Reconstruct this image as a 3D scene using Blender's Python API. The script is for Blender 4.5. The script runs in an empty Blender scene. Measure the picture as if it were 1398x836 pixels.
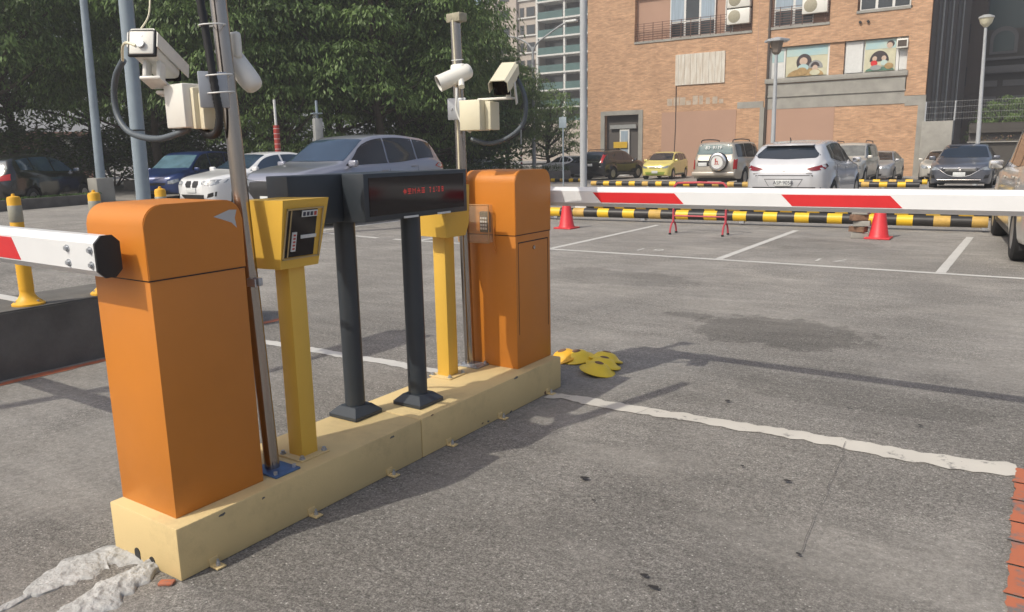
import bpy, bmesh, math, random
from mathutils import Vector, Matrix, noise
from mathutils.bvhtree import BVHTree
PI = math.pi
R = math.radians
SC = bpy.context.scene
COL = SC.collection

# ------------------------------------------------------------------ camera
cd = bpy.data.cameras.new('camera'); cam = bpy.data.objects.new('camera', cd); COL.objects.link(cam)
cd.sensor_width = 36.0; cd.lens = 36.0 * 1050 / 1398
cd.clip_start = 0.05; cd.clip_end = 2500
cam.matrix_world = Matrix.Translation((2.257, -1.325, 1.4)) @ Matrix.Rotation(R(34), 4, 'Z') @ Matrix.Rotation(R(90 - 11.35), 4, 'X') @ Matrix.Rotation(R(-1.1), 4, 'Z')
SC.camera = cam

# ------------------------------------------------------------------ light
SUN = Vector((-0.30, -0.85, 1.0)).normalized()
w = bpy.data.worlds.new('World'); SC.world = w; w.use_nodes = True
nt = w.node_tree
bg = nt.nodes['Background']; sky = nt.nodes.new('ShaderNodeTexSky'); sky.sky_type = 'NISHITA'
sky.sun_disc = False; sky.sun_elevation = math.asin(SUN.z); sky.sun_rotation = math.atan2(SUN.x, SUN.y)
sky.air_density = 1.0; sky.dust_density = 4.5; sky.ozone_density = 0.6
nt.links.new(sky.outputs[0], bg.inputs[0]); bg.inputs[1].default_value = 0.15
sl = bpy.data.lights.new('sun', 'SUN'); sl.energy = 3.35; sl.angle = R(0.53); sl.color = (1.0, 0.95, 0.83)
so = bpy.data.objects.new('sun', sl); COL.objects.link(so); so.rotation_euler = SUN.to_track_quat('Z', 'Y').to_euler()
SC.view_settings.view_transform = 'Standard'; SC.view_settings.look = 'None'
SC.view_settings.exposure = 0.0; SC.view_settings.gamma = 1.0
SC.view_settings.use_curve_mapping = False

# ------------------------------------------------------------------ materials
def mat(name, col, rough=0.6, metal=0.0, var=0.12, scale=6.0, bump=0.0, bscale=60.0, coat=0.0, col2=None, spec=0.5, streak=None, dirt=0.0):
    m = bpy.data.materials.new(name); m.use_nodes = True
    t = m.node_tree; b = t.nodes['Principled BSDF']
    b.inputs['Roughness'].default_value = rough; b.inputs['Metallic'].default_value = metal
    b.inputs['Specular IOR Level'].default_value = spec
    b.inputs['Coat Weight'].default_value = coat; b.inputs['Coat Roughness'].default_value = 0.06
    tc = t.nodes.new('ShaderNodeTexCoord'); n = t.nodes.new('ShaderNodeTexNoise')
    n.inputs['Scale'].default_value = scale; n.inputs['Detail'].default_value = 6; n.inputs['Roughness'].default_value = 0.6
    src = tc.outputs['Object']
    if streak:
        mp = t.nodes.new('ShaderNodeMapping'); mp.inputs['Scale'].default_value = streak
        t.links.new(src, mp.inputs[0]); src = mp.outputs[0]
    t.links.new(src, n.inputs['Vector'])
    mx = t.nodes.new('ShaderNodeMix'); mx.data_type = 'RGBA'
    rp = t.nodes.new('ShaderNodeValToRGB'); rp.color_ramp.elements[0].position = 0.35; rp.color_ramp.elements[1].position = 0.68
    t.links.new(n.outputs[0], rp.inputs[0]); t.links.new(rp.outputs[0], mx.inputs[0])
    c2 = col2 if col2 else tuple(max(0, c * (1 - var)) for c in col)
    mx.inputs[6].default_value = (*col, 1); mx.inputs[7].default_value = (*c2, 1)
    out = mx.outputs[2]
    if dirt:
        n3 = t.nodes.new('ShaderNodeTexNoise'); n3.inputs['Scale'].default_value = 2.3; n3.inputs['Detail'].default_value = 9; n3.inputs['Roughness'].default_value = .75
        t.links.new(tc.outputs['Object'], n3.inputs['Vector'])
        r3 = t.nodes.new('ShaderNodeValToRGB'); r3.color_ramp.elements[0].position = 0.56; r3.color_ramp.elements[1].position = 0.72
        r3.color_ramp.elements[1].color = (dirt, dirt, dirt, 1)
        t.links.new(n3.outputs[0], r3.inputs[0])
        m2 = t.nodes.new('ShaderNodeMix'); m2.data_type = 'RGBA'; t.links.new(r3.outputs[0], m2.inputs[0])
        t.links.new(out, m2.inputs[6]); m2.inputs[7].default_value = (col[0] * .42 + .03, col[1] * .40 + .03, col[2] * .40 + .03, 1); out = m2.outputs[2]
    t.links.new(out, b.inputs['Base Color'])
    if bump:
        n2 = t.nodes.new('ShaderNodeTexNoise'); n2.inputs['Scale'].default_value = bscale; n2.inputs['Detail'].default_value = 4
        t.links.new(tc.outputs['Object'], n2.inputs['Vector'])
        bp = t.nodes.new('ShaderNodeBump'); bp.inputs['Strength'].default_value = bump; bp.inputs['Distance'].default_value = 0.01
        t.links.new(n2.outputs[0], bp.inputs['Height']); t.links.new(bp.outputs[0], b.inputs['Normal'])
    return m

def emis(name, col, st):
    m = bpy.data.materials.new(name); m.use_nodes = True; b = m.node_tree.nodes['Principled BSDF']
    b.inputs['Base Color'].default_value = (*[c * .3 for c in col], 1)
    b.inputs['Emission Color'].default_value = (*col, 1); b.inputs['Emission Strength'].default_value = st
    return m

def clear(name, col=(0.9, 0.9, 0.9), alpha=0.25, rough=0.05):
    m = bpy.data.materials.new(name); m.use_nodes = True; b = m.node_tree.nodes['Principled BSDF']
    b.inputs['Base Color'].default_value = (*col, 1); b.inputs['Roughness'].default_value = rough
    b.inputs['Alpha'].default_value = alpha
    return m

def leafmat(name, a, b_, tr=0.3):
    m = bpy.data.materials.new(name); m.use_nodes = True; t = m.node_tree; p = t.nodes['Principled BSDF']
    p.inputs['Roughness'].default_value = 0.5; p.inputs['Specular IOR Level'].default_value = 0.35
    geo = t.nodes.new('ShaderNodeNewGeometry'); tc = t.nodes.new('ShaderNodeTexCoord')
    n = t.nodes.new('ShaderNodeTexNoise'); n.inputs['Scale'].default_value = 0.7; t.links.new(tc.outputs['Object'], n.inputs['Vector'])
    ad = t.nodes.new('ShaderNodeMath'); ad.operation = 'ADD'; t.links.new(geo.outputs['Random Per Island'], ad.inputs[0]); t.links.new(n.outputs[0], ad.inputs[1])
    ml = t.nodes.new('ShaderNodeMath'); ml.operation = 'MULTIPLY'; ml.inputs[1].default_value = 0.62; t.links.new(ad.outputs[0], ml.inputs[0])
    r = t.nodes.new('ShaderNodeValToRGB'); r.color_ramp.elements[0].color = (*a, 1); r.color_ramp.elements[1].color = (*b_, 1)
    r.color_ramp.elements[0].position = .2; r.color_ramp.elements[1].position = .85
    t.links.new(ml.outputs[0], r.inputs[0]); t.links.new(r.outputs[0], p.inputs['Base Color'])
    tb = t.nodes.new('ShaderNodeBsdfTranslucent'); t.links.new(r.outputs[0], tb.inputs[0])
    ms = t.nodes.new('ShaderNodeMixShader'); ms.inputs[0].default_value = tr
    t.links.new(p.outputs[0], ms.inputs[1]); t.links.new(tb.outputs[0], ms.inputs[2])
    t.links.new(ms.outputs[0], t.nodes['Material Output'].inputs[0])
    return m

def asphalt(name='asphalt'):
    m = bpy.data.materials.new(name); m.use_nodes = True; t = m.node_tree; b = t.nodes['Principled BSDF']
    N = t.nodes.new; L = t.links.new
    tc = N('ShaderNodeTexCoord'); P = tc.outputs['Object']
    def noi(s, d=5, r=.6, dist=0):
        n = N('ShaderNodeTexNoise'); n.inputs['Scale'].default_value = s; n.inputs['Detail'].default_value = d
        n.inputs['Roughness'].default_value = r; n.inputs['Distortion'].default_value = dist; L(P, n.inputs['Vector']); return n.outputs[0]
    def ramp(v, a, b_, ca=0., cb=1.):
        r = N('ShaderNodeMapRange'); r.inputs[1].default_value = a; r.inputs[2].default_value = b_; r.inputs[3].default_value = ca; r.inputs[4].default_value = cb
        r.interpolation_type = 'SMOOTHSTEP'; L(v, r.inputs[0]); return r.outputs[0]
    def mul(a, c):
        x = N('ShaderNodeMath'); x.operation = 'MULTIPLY'; L(a, x.inputs[0])
        if isinstance(c, (int, float)): x.inputs[1].default_value = c
        else: L(c, x.inputs[1])
        return x.outputs[0]
    big = ramp(noi(0.45, 5), .36, .64, .88, 1.08)
    mid = ramp(noi(2.2, 8, .72), .3, .7, .90, 1.09)
    fine = ramp(noi(42, 6, .9), .36, .66, .64, 1.36)
    fine2 = ramp(noi(110, 2, .9), .35, .65, .62, 1.38)
    worn = ramp(noi(.55, 4, .6, .4), .44, .60)
    def soften(c, k):
        x = N('ShaderNodeMix'); x.data_type = 'FLOAT'; f_ = mul(worn, k); L(f_, x.inputs[0]); L(c, x.inputs[2]); x.inputs[3].default_value = 1.0; return x.outputs[0]
    fine = soften(fine, .72); fine2 = soften(fine2, .75)
    grain = ramp(noi(19, 8, .92), .34, .66, .87, 1.13); grit_ = ramp(noi(33, 3, .9), .36, .64, .86, 1.14)
    v = mul(mul(mul(mul(mul(big, mid), fine), fine2), grain), grit_)
    # worn wheel patches, darker oil soaked spots
    oil = ramp(noi(0.9, 5, .65, .6), .60, .74, 1.0, .80)
    v = mul(v, oil)
    def ell(cx, cy, rx, ry, amt, rough=1.1, sc=2.6):
        mp_ = N('ShaderNodeMapping'); mp_.vector_type = 'POINT'; mp_.inputs['Location'].default_value = (-cx / rx, -cy / ry, 0); mp_.inputs['Scale'].default_value = (1 / rx, 1 / ry, 0); L(P, mp_.inputs[0])
        ln = N('ShaderNodeVectorMath'); ln.operation = 'LENGTH'; L(mp_.outputs[0], ln.inputs[0])
        a_ = N('ShaderNodeMath'); a_.operation = 'MULTIPLY_ADD'; L(noi(sc, 7, .72), a_.inputs[0]); a_.inputs[1].default_value = rough * 2; L(ln.outputs[1], a_.inputs[2])
        return ramp(a_.outputs[0], .93 + rough, 1.10 + rough, amt, 1.0)
    v = mul(v, ell(.72, 4.60, .66, .50, .66, .8, 3.4)); v = mul(v, ell(-.05, 4.85, .22, .12, .72)); v = mul(v, ell(3.2, 9.6, 1.1, .7, .80)); v = mul(v, ell(-.6, 10.4, 1.2, .6, .82))
    v = mul(v, ell(1.3, 1.1, .55, .35, .93)); v = mul(v, ell(1.5, 3.2, .7, .25, .84)); v = mul(v, ell(-1.6, 6.4, 1.0, .5, .80)); v = mul(v, ell(.55, 2.1, .25, .22, 1.14, .9, 5));
    # pale stone chips
    vo = N('ShaderNodeTexVoronoi'); vo.inputs['Scale'].default_value = 62; L(P, vo.inputs['Vector'])
    chip = ramp(vo.outputs['Distance'], .10, .30, 1.0, 0.0)
    cc = N('ShaderNodeSeparateColor'); L(vo.outputs['Color'], cc.inputs[0])
    pick = ramp(cc.outputs[0], .80, .84); chips = mul(mul(chip, pick), ramp(worn, 0, 1, 1, .45))
    # stretched grain along the lane
    mp = N('ShaderNodeMapping'); mp.inputs['Scale'].default_value = (1.2, 5, 1); L(P, mp.inputs[0])
    ns = N('ShaderNodeTexNoise'); ns.inputs['Scale'].default_value = 1.5; ns.inputs['Detail'].default_value = 6; L(mp.outputs[0], ns.inputs['Vector'])
    v = mul(v, ramp(ns.outputs[0], .35, .7, .93, 1.08))
    # the car park beyond the lane is an older, paler surface
    sx = N('ShaderNodeSeparateXYZ'); L(P, sx.inputs[0]); wob = N('ShaderNodeMath'); wob.operation = 'MULTIPLY_ADD'; L(noi(.5, 4), wob.inputs[0]); wob.inputs[1].default_value = 5.0; L(sx.outputs[1], wob.inputs[2])
    v = mul(v, ramp(wob.outputs[0], 4.0, 9.5, 1.0, 1.13))
    base = N('ShaderNodeMix'); base.data_type = 'RGBA'; base.blend_type = 'MULTIPLY'; base.inputs[0].default_value = 1
    tint = N('ShaderNodeMix'); tint.data_type = 'RGBA'; L(noi(0.8, 3), tint.inputs[0])
    tint.inputs[6].default_value = (.252, .236, .212, 1); tint.inputs[7].default_value = (.240, .229, .216, 1)
    L(tint.outputs[2], base.inputs[6]); L(v, base.inputs[7])
    mc = N('ShaderNodeMix'); mc.data_type = 'RGBA'; L(mul(chips, .8), mc.inputs[0]); L(base.outputs[2], mc.inputs[6]); mc.inputs[7].default_value = (.62, .60, .56, 1)
    L(mc.outputs[2], b.inputs['Base Color']); b.inputs['Roughness'].default_value = .85; b.inputs['Specular IOR Level'].default_value = .35
    bp = N('ShaderNodeBump'); bp.inputs['Strength'].default_value = .7; bp.inputs['Distance'].default_value = .006
    hs = N('ShaderNodeMath'); hs.operation = 'ADD'; L(fine, hs.inputs[0]); L(chips, hs.inputs[1]); L(hs.outputs[0], bp.inputs['Height']); L(bp.outputs[0], b.inputs['Normal'])
    return m

def paint_worn(name, col, under=(.15, .145, .14), amt=.5, scale=9):
    """road paint with asphalt coming through"""
    m = bpy.data.materials.new(name); m.use_nodes = True; t = m.node_tree; b = t.nodes['Principled BSDF']
    N = t.nodes.new; L = t.links.new
    tc = N('ShaderNodeTexCoord'); n = N('ShaderNodeTexNoise'); n.inputs['Scale'].default_value = scale; n.inputs['Detail'].default_value = 9; n.inputs['Roughness'].default_value = .75
    L(tc.outputs['Object'], n.inputs['Vector'])
    r = N('ShaderNodeMapRange'); r.inputs[1].default_value = amt; r.inputs[2].default_value = amt + .09; L(n.outputs[0], r.inputs[0])
    n2 = N('ShaderNodeTexNoise'); n2.inputs['Scale'].default_value = 3; n2.inputs['Detail'].default_value = 7; L(tc.outputs['Object'], n2.inputs['Vector'])
    cr = N('ShaderNodeMix'); cr.data_type = 'RGBA'; L(n2.outputs[0], cr.inputs[0]); cr.inputs[6].default_value = (*col, 1); cr.inputs[7].default_value = (*[c * .72 for c in col], 1)
    mx = N('ShaderNodeMix'); mx.data_type = 'RGBA'; L(r.outputs[0], mx.inputs[0]); L(cr.outputs[2], mx.inputs[6]); mx.inputs[7].default_value = (*under, 1)
    L(mx.outputs[2], b.inputs['Base Color']); b.inputs['Roughness'].default_value = .75
    bp = N('ShaderNodeBump'); bp.inputs['Strength'].default_value = .4; bp.inputs['Distance'].default_value = .004; L(n.outputs[0], bp.inputs['Height']); L(bp.outputs[0], b.inputs['Normal'])
    return m

def brick(name, c1, c2, mortar, bw=.26, bh=.075):
    m = bpy.data.materials.new(name); m.use_nodes = True; t = m.node_tree; b = t.nodes['Principled BSDF']
    N = t.nodes.new; L = t.links.new
    tc = N('ShaderNodeTexCoord'); sp = N('ShaderNodeSeparateXYZ'); L(tc.outputs['Object'], sp.inputs[0])
    ad = N('ShaderNodeMath'); ad.operation = 'ADD'; L(sp.outputs[0], ad.inputs[0]); L(sp.outputs[1], ad.inputs[1])
    cb = N('ShaderNodeCombineXYZ'); L(ad.outputs[0], cb.inputs[0]); L(sp.outputs[2], cb.inputs[1])
    br = N('ShaderNodeTexBrick'); br.inputs['Scale'].default_value = 1; br.inputs['Brick Width'].default_value = bw; br.inputs['Row Height'].default_value = bh
    br.inputs['Mortar Size'].default_value = .008; br.inputs['Color1'].default_value = (*c1, 1); br.inputs['Color2'].default_value = (*c2, 1); br.inputs['Mortar'].default_value = (*mortar, 1)
    L(cb.outputs[0], br.inputs['Vector'])
    mp = N('ShaderNodeMapping'); mp.inputs['Scale'].default_value = (1.1, 4.5, 1); L(cb.outputs[0], mp.inputs[0])
    n = N('ShaderNodeTexNoise'); n.inputs['Scale'].default_value = 1.6; n.inputs['Detail'].default_value = 5; n.inputs['Distortion'].default_value = 1.2; L(mp.outputs[0], n.inputs['Vector'])
    r = N('ShaderNodeMapRange'); r.inputs[1].default_value = .3; r.inputs[2].default_value = .7; r.inputs[3].default_value = .74; r.inputs[4].default_value = 1.22; L(n.outputs[0], r.inputs[0])
    n2 = N('ShaderNodeTexNoise'); n2.inputs['Scale'].default_value = .35; n2.inputs['Detail'].default_value = 4; L(cb.outputs[0], n2.inputs['Vector'])
    r2 = N('ShaderNodeMapRange'); r2.inputs[1].default_value = .3; r2.inputs[2].default_value = .7; r2.inputs[3].default_value = .88; r2.inputs[4].default_value = 1.1; L(n2.outputs[0], r2.inputs[0])
    ml = N('ShaderNodeMath'); ml.operation = 'MULTIPLY'; L(r.outputs[0], ml.inputs[0]); L(r2.outputs[0], ml.inputs[1])
    mx = N('ShaderNodeMix'); mx.data_type = 'RGBA'; mx.blend_type = 'MULTIPLY'; mx.inputs[0].default_value = 1; L(br.outputs[0], mx.inputs[6]); L(ml.outputs[0], mx.inputs[7])
    L(mx.outputs[2], b.inputs['Base Color']); b.inputs['Roughness'].default_value = .75
    return m

M = {}
M['asphalt'] = asphalt()
M['orange'] = mat('orange powder coat', (.585, .205, .026), .42, var=.12, scale=1.4, bump=.04, bscale=900, dirt=.18)
M['cream'] = mat('cream painted concrete', (.66, .505, .25), .7, var=.08, scale=3, bump=.12, bscale=140, dirt=.38)
M['yellow'] = mat('yellow powder coat', (.74, .455, .07), .42, var=.08, scale=2, bump=.04, bscale=800, dirt=.12)
M['slate'] = mat('dark slate paint', (.040, .048, .058), .42, var=.18, scale=3)
M['screen'] = mat('dark display glass', (.012, .008, .010), .10, var=.3, scale=2, spec=.35)
M['led'] = emis('red light dots', (1.0, .06, .05), 0.4)
M['white'] = mat('white barrier paint', (.72, .73, .74), .35, var=.06, scale=4, dirt=.10)
M['redtape'] = mat('red reflective tape', (.62, .025, .03), .35, var=.10, scale=8)
M['black'] = mat('black plastic', (.018, .018, .019), .45, var=.2)
M['rubber'] = mat('tyre rubber', (.020, .020, .021), .8, var=.3, scale=12)
M['steel'] = mat('stainless steel', (.42, .38, .35), .20, metal=1.0, var=.12, scale=5, streak=(12, 12, .6))
M['zinc'] = mat('galvanised metal', (.45, .47, .50), .45, metal=.6, var=.15, scale=9)
M['greypole'] = mat('grey painted pole', (.27, .33, .38), .45, var=.16, scale=3, dirt=.2)
M['lampgrey'] = mat('weathered grey pole', (.42, .44, .46), .5, var=.15, scale=3)
M['camwhite'] = mat('white camera plastic', (.74, .73, .68), .4, var=.06, scale=5, dirt=.12)
M['camcream'] = mat('aged cream plastic', (.72, .67, .50), .45, var=.08, scale=5, dirt=.15)
M['conduit'] = mat('grey ribbed conduit', (.10, .12, .14), .5, var=.2, scale=20)
M['blackconduit'] = mat('black ribbed conduit', (.02, .02, .022), .45, var=.2, scale=20)
M['bollard'] = mat('yellow bollard plastic', (.80, .43, .03), .5, var=.10, scale=6, dirt=.25)
M['reflector'] = mat('grey reflective band', (.34, .33, .27), .4, var=.15, scale=12)
M['kerb'] = mat('dark weathered concrete', (.15, .14, .13), .9, var=.4, scale=3, bump=.5, bscale=60, dirt=.3)
M['kerbtop'] = mat('grey kerb top', (.14, .135, .125), .9, var=.3, scale=6, bump=.5, bscale=90)
M['linepaint'] = paint_worn('worn white paint', (.60, .59, .56), amt=.60, scale=7)
M['thickpaint'] = paint_worn('thick white paint', (.62, .59, .53), amt=.575, scale=9)
M['redpaint'] = paint_worn('worn orange red paint', (.48, .15, .075), amt=.52, scale=6)
M['plaster'] = mat('spilled mortar', (.46, .46, .45), .9, var=.35, scale=20, bump=.9, bscale=45, dirt=.4)
M['cone'] = mat('red cone plastic', (.62, .035, .045), .45, var=.12, scale=8)
M['rackred'] = mat('faded red tube paint', (.50, .06, .08), .5, var=.2, scale=10)
M['concrete'] = mat('grey concrete', (.34, .33, .30), .85, var=.25, scale=1.5, bump=.3, bscale=30, dirt=.3)
M['brickwall'] = brick('orange tile wall', (.545, .325, .19), (.45, .255, .145), (.38, .27, .19))
M['pinkpanel'] = mat('brown pink render', (.42, .265, .195), .85, var=.06, scale=.6, dirt=.1)
M['darkwall'] = mat('stained wall with painted shade', (.10, .078, .066), .85, var=.5, scale=.5, streak=(1.5, 1.5, .15))  # streaks are stains, the dark base paints in the shade of the alley side
M['frame_white'] = mat('white window frame', (.70, .70, .68), .5, var=.08)
M['windowglass'] = mat('dark window glass', (.035, .045, .055), .08, var=.4, scale=.8, spec=.8)
M['curtain'] = mat('pale blue curtain', (.34, .42, .50), .8, var=.25, scale=2, streak=(9, 1, .4))
M['rail'] = mat('rusty railing', (.14, .075, .055), .7, var=.3)
M['acgrille'] = mat('air conditioner grille', (.38, .35, .26), .6, var=.3, scale=30)
M['muralsky'] = mat('mural pale blue', (.34, .52, .56), .5, var=.1, col2=(.50, .58, .50), scale=.9)
M['muralpale'] = mat('mural cream', (.60, .58, .42), .5, var=.2, scale=2)
M['muraldark'] = mat('mural brown', (.055, .04, .045), .5, var=.3)
M['muralskin'] = mat('mural skin tone', (.56, .42, .33), .5, var=.15, scale=6)
M['muralochre'] = mat('mural ochre', (.45, .30, .13), .5, var=.4, scale=5)
M['muralgreen'] = mat('mural green', (.10, .22, .16), .5, var=.4, scale=5)
M['board'] = mat('flaking white board', (.66, .64, .58), .8, var=.3, scale=1.6, streak=(4, 1, .6), col2=(.50, .43, .35))
M['towerwall'] = mat('beige tower cladding', (.44, .39, .34), .8, var=.1, scale=.3)
M['towerslab'] = mat('tower slab white', (.60, .60, .58), .7, var=.1)
M['tealglass'] = mat('teal balcony glass', (.075, .15, .145), .15, var=.3, scale=.5, spec=.7)
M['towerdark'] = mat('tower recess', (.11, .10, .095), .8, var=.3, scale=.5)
M['bark'] = mat('tree bark', (.065, .050, .038), .9, var=.4, scale=5, bump=.6, bscale=20)
M['leafA'] = leafmat('leaf green', (.030, .060, .018), (.165, .255, .075), .30)
M['leafB'] = leafmat('leaf mid green', (.048, .090, .030), (.205, .300, .090), .35)
M['hedge'] = leafmat('hedge leaf', (.018, .045, .010), (.075, .14, .03), .15)
M['glass'] = mat('car glass with painted sky', (.016, .024, .036), .03, var=.3, spec=1.0, scale=1.5)  # bluish base colour stands in for the reflected sky
M['glassb'] = mat('glass with painted brown reflection', (.030, .022, .018), .06, var=.5, spec=.7, scale=2.5)  # brown base paints the brick building's reflection into the glass
M['rim'] = mat('alloy wheel', (.42, .43, .44), .3, metal=.8, var=.1)
M['chrome'] = mat('chrome trim', (.75, .75, .76), .12, metal=1.0, var=.05)
M['headlamp'] = mat('headlamp lens', (.45, .48, .50), .08, metal=.4, var=.5, scale=12)
M['taillamp'] = mat('dark red lamp', (.20, .012, .020), .12, var=.3, scale=6)
M['taillampb'] = mat('bright red lamp', (.45, .02, .025), .15, var=.3, scale=6)
M['plate'] = mat('white number plate', (.62, .64, .64), .5, var=.08)
M['ink'] = mat('dark plate lettering', (.03, .035, .06), .5, var=.1)
M['redink'] = mat('red print', (.42, .05, .04), .5, var=.1)
M['blueshade'] = mat('blue painted steel', (.10, .20, .42), .4, metal=.3, var=.4, scale=12)
M['stripeyellow'] = mat('yellow pipe band', (.80, .50, .02), .45, var=.12, scale=5, dirt=.35)
M['stripefaded'] = mat('faded orange pipe band', (.60, .38, .09), .6, var=.3, scale=7, dirt=.5)
M['stripeblack'] = mat('black pipe band', (.028, .026, .026), .45, var=.4, scale=8)
M['oldbrick'] = mat('broken brown brick', (.24, .14, .09), .9, var=.5, scale=14, bump=.6, bscale=40)
M['clearbox'] = clear('clear plastic cover', (.9, .75, .55), .22)
M['sticker'] = mat('pale sticker', (.66, .67, .66), .5, var=.1)
M['redbanner'] = mat('red banner', (.42, .05, .04), .6, var=.3)
M['pinkbuilding'] = mat('far pink building', (.26, .14, .10), .8, var=.2, scale=.4)
M['greybox'] = mat('grey cabinet', (.30, .31, .31), .6, var=.15)
M['oil'] = mat('oil drop', (.030, .028, .027), .6, var=.3)
M['patchdark'] = paint_worn('damp dark asphalt', (.098, .090, .086), under=(.135, .125, .118), amt=.50, scale=3)
M['crack'] = mat('crack filler', (.15, .14, .13), .9, var=.4, scale=20)
M['scratch'] = paint_worn('pale scratch', (.45, .44, .42), amt=.47, scale=25)
M['streetsign'] = mat('yellow sign face', (.62, .40, .04), .5, var=.1)
M['darkglass'] = mat('bluish tower glass', (.05, .085, .09), .15, var=.3, scale=.2)
M['dimstone'] = mat('grey stone with painted shade', (.075, .068, .060), .8, var=.3, scale=.3)  # stone coloured this dark to paint in the building's shade
M['paleband'] = mat('pale grey band', (.15, .15, .15), .8, var=.1)
M['trim'] = mat('grey door seam', (.015, .015, .016), .6)
def carpaint(n, c, metal=.0, rough=.28): return mat(n, c, rough, metal=metal, var=.05, scale=2, coat=.8)

# ------------------------------------------------------------------ mesh builder
class B:
    def __init__(s): s.bm = bmesh.new()
    def box(s, c, d, rot=None, bev=0.0, seg=2):
        v = bmesh.ops.create_cube(s.bm, size=1)['verts']
        bmesh.ops.scale(s.bm, vec=Vector(d), verts=v)
        if bev:
            es = list({e for x in v for e in x.link_edges})
            r = bmesh.ops.bevel(s.bm, geom=es, offset=bev, segments=seg, affect='EDGES', profile=.5)
            v = list({x for f in r['faces'] for x in f.verts} | {x for x in v if x.is_valid})
        m = Matrix.Translation(Vector(c))
        if rot is not None: m = m @ (rot.to_4x4() if hasattr(rot, 'to_4x4') else Matrix.Rotation(rot, 4, 'Z'))
        bmesh.ops.transform(s.bm, matrix=m, verts=v); return s
    def cyl(s, p0, p1, r0, r1=None, seg=16, caps=True):
        p0 = Vector(p0); p1 = Vector(p1); r1 = r0 if r1 is None else r1
        d = p1 - p0; q = d.to_track_quat('Z', 'Y').to_matrix().to_4x4()
        bmesh.ops.create_cone(s.bm, cap_ends=caps, segments=seg, radius1=r0, radius2=r1, depth=d.length, matrix=Matrix.Translation((p0 + p1) / 2) @ q); return s
    def ball(s, c, d, seg=16):
        bmesh.ops.create_uvsphere(s.bm, u_segments=seg, v_segments=seg // 2, radius=.5, matrix=Matrix.Translation(c) @ Matrix.Diagonal((*d, 1))); return s
    def tube(s, pts, r, seg=8, closed=False, ribs=0):
        pts = [Vector(p) for p in pts]; n = len(pts); rings = []
        up = Vector((0, 0, 1)); prev = None
        for i, p in enumerate(pts):
            a = pts[(i - 1) % n] if (closed or i) else p; b_ = pts[(i + 1) % n] if (closed or i < n - 1) else p
            t = (b_ - a).normalized()
            if prev is None:
                x = t.cross(up); x = x if x.length > .05 else t.cross(Vector((1, 0, 0)))
            else: x = prev - t * prev.dot(t)
            x.normalize(); prev = x; y = t.cross(x)
            rr = r[i] if isinstance(r, (list, tuple)) else r
            if ribs and i % 2: rr *= ribs
            rings.append([s.bm.verts.new(p + (x * math.cos(k * 2 * PI / seg) + y * math.sin(k * 2 * PI / seg)) * rr) for k in range(seg)])
        m = n if closed else n - 1
        for i in range(m):
            A, C = rings[i], rings[(i + 1) % n]
            for k in range(seg): s.bm.faces.new((A[k], A[(k + 1) % seg], C[(k + 1) % seg], C[k]))
        if not closed: s.bm.faces.new(rings[0][::-1]); s.bm.faces.new(rings[-1])
        return s
    def lathe(s, prof, c=(0, 0, 0), axis='Z', seg=24):
        rings = []
        c = Vector(c)
        for (r, h) in prof:
            ring = []
            for k in range(seg):
                a = 2 * PI * k / seg; x, y = r * math.cos(a), r * math.sin(a)
                p = Vector((x, y, h)) if axis == 'Z' else (Vector((h, x, y)) if axis == 'X' else Vector((y, h, x)))
                ring.append(s.bm.verts.new(c + p))
            rings.append(ring)
        for i in range(len(rings) - 1):
            for k in range(seg): s.bm.faces.new((rings[i][k], rings[i][(k + 1) % seg], rings[i + 1][(k + 1) % seg], rings[i + 1][k]))
        s.bm.faces.new(rings[0][::-1]); s.bm.faces.new(rings[-1]); return s
    def prism(s, poly, f0, f1):
        """poly of 2d points, f0/f1 map (a,b) to the two end faces"""
        A = [s.bm.verts.new(f0(*p)) for p in poly]; C = [s.bm.verts.new(f1(*p)) for p in poly]; n = len(poly)
        s.bm.faces.new(A[::-1]); s.bm.faces.new(C)
        for i in range(n): s.bm.faces.new((A[i], A[(i + 1) % n], C[(i + 1) % n], C[i]))
        return s
    def poly(s, pts): s.bm.faces.new([s.bm.verts.new(p) for p in pts]); return s
    def slab(s, pts, z, h=0.004):
        return s.prism([(p[0], p[1]) for p in pts], lambda a, b_: (a, b_, z - h), lambda a, b_: (a, b_, z))

def link(name, b, m, parent=None, loc=(0, 0, 0), rot=0, ang=35):
    bm = b.bm if isinstance(b, B) else b
    bmesh.ops.recalc_face_normals(bm, faces=bm.faces)
    me = bpy.data.meshes.new(name); bm.to_mesh(me); bm.free()
    me.materials.append(m if not isinstance(m, str) else M[m])
    if ang: me.shade_smooth(); me.set_sharp_from_angle(angle=R(ang))
    o = bpy.data.objects.new(name, me); COL.objects.link(o); o.location = loc
    if isinstance(rot, (int, float)): o.rotation_euler = (0, 0, rot)
    else: o.rotation_euler = rot
    if parent: o.parent = parent
    return o
def tag(o, label, cat, group=None, kind=None):
    if label: o['label'] = label
    if cat: o['category'] = cat
    if group: o['group'] = group
    if kind: o['kind'] = kind
    return o
def thing(name, label, cat, loc=(0, 0, 0), rot=0, group=None):
    o = bpy.data.objects.new(name, None); COL.objects.link(o); o.location = loc; o.rotation_euler = (0, 0, rot); o.empty_display_size = .2
    return tag(o, label, cat, group)
def struct(name, b, m, ang=0, label=None): return tag(link(name, b, m, ang=ang), label, None, None, 'structure')
def copy_tree(o, parent=None):
    c = o.copy(); COL.objects.link(c); c.parent = parent
    for ch in o.children: copy_tree(ch, c)
    return c
def clone(o, label, loc, rot=0):
    c = copy_tree(o); c.location = loc; c.rotation_euler = (0, 0, rot); c['label'] = label; return c
def sm(a, b_, x):
    t = min(1, max(0, (x - a) / (b_ - a))); return t * t * (3 - 2 * t)
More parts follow.
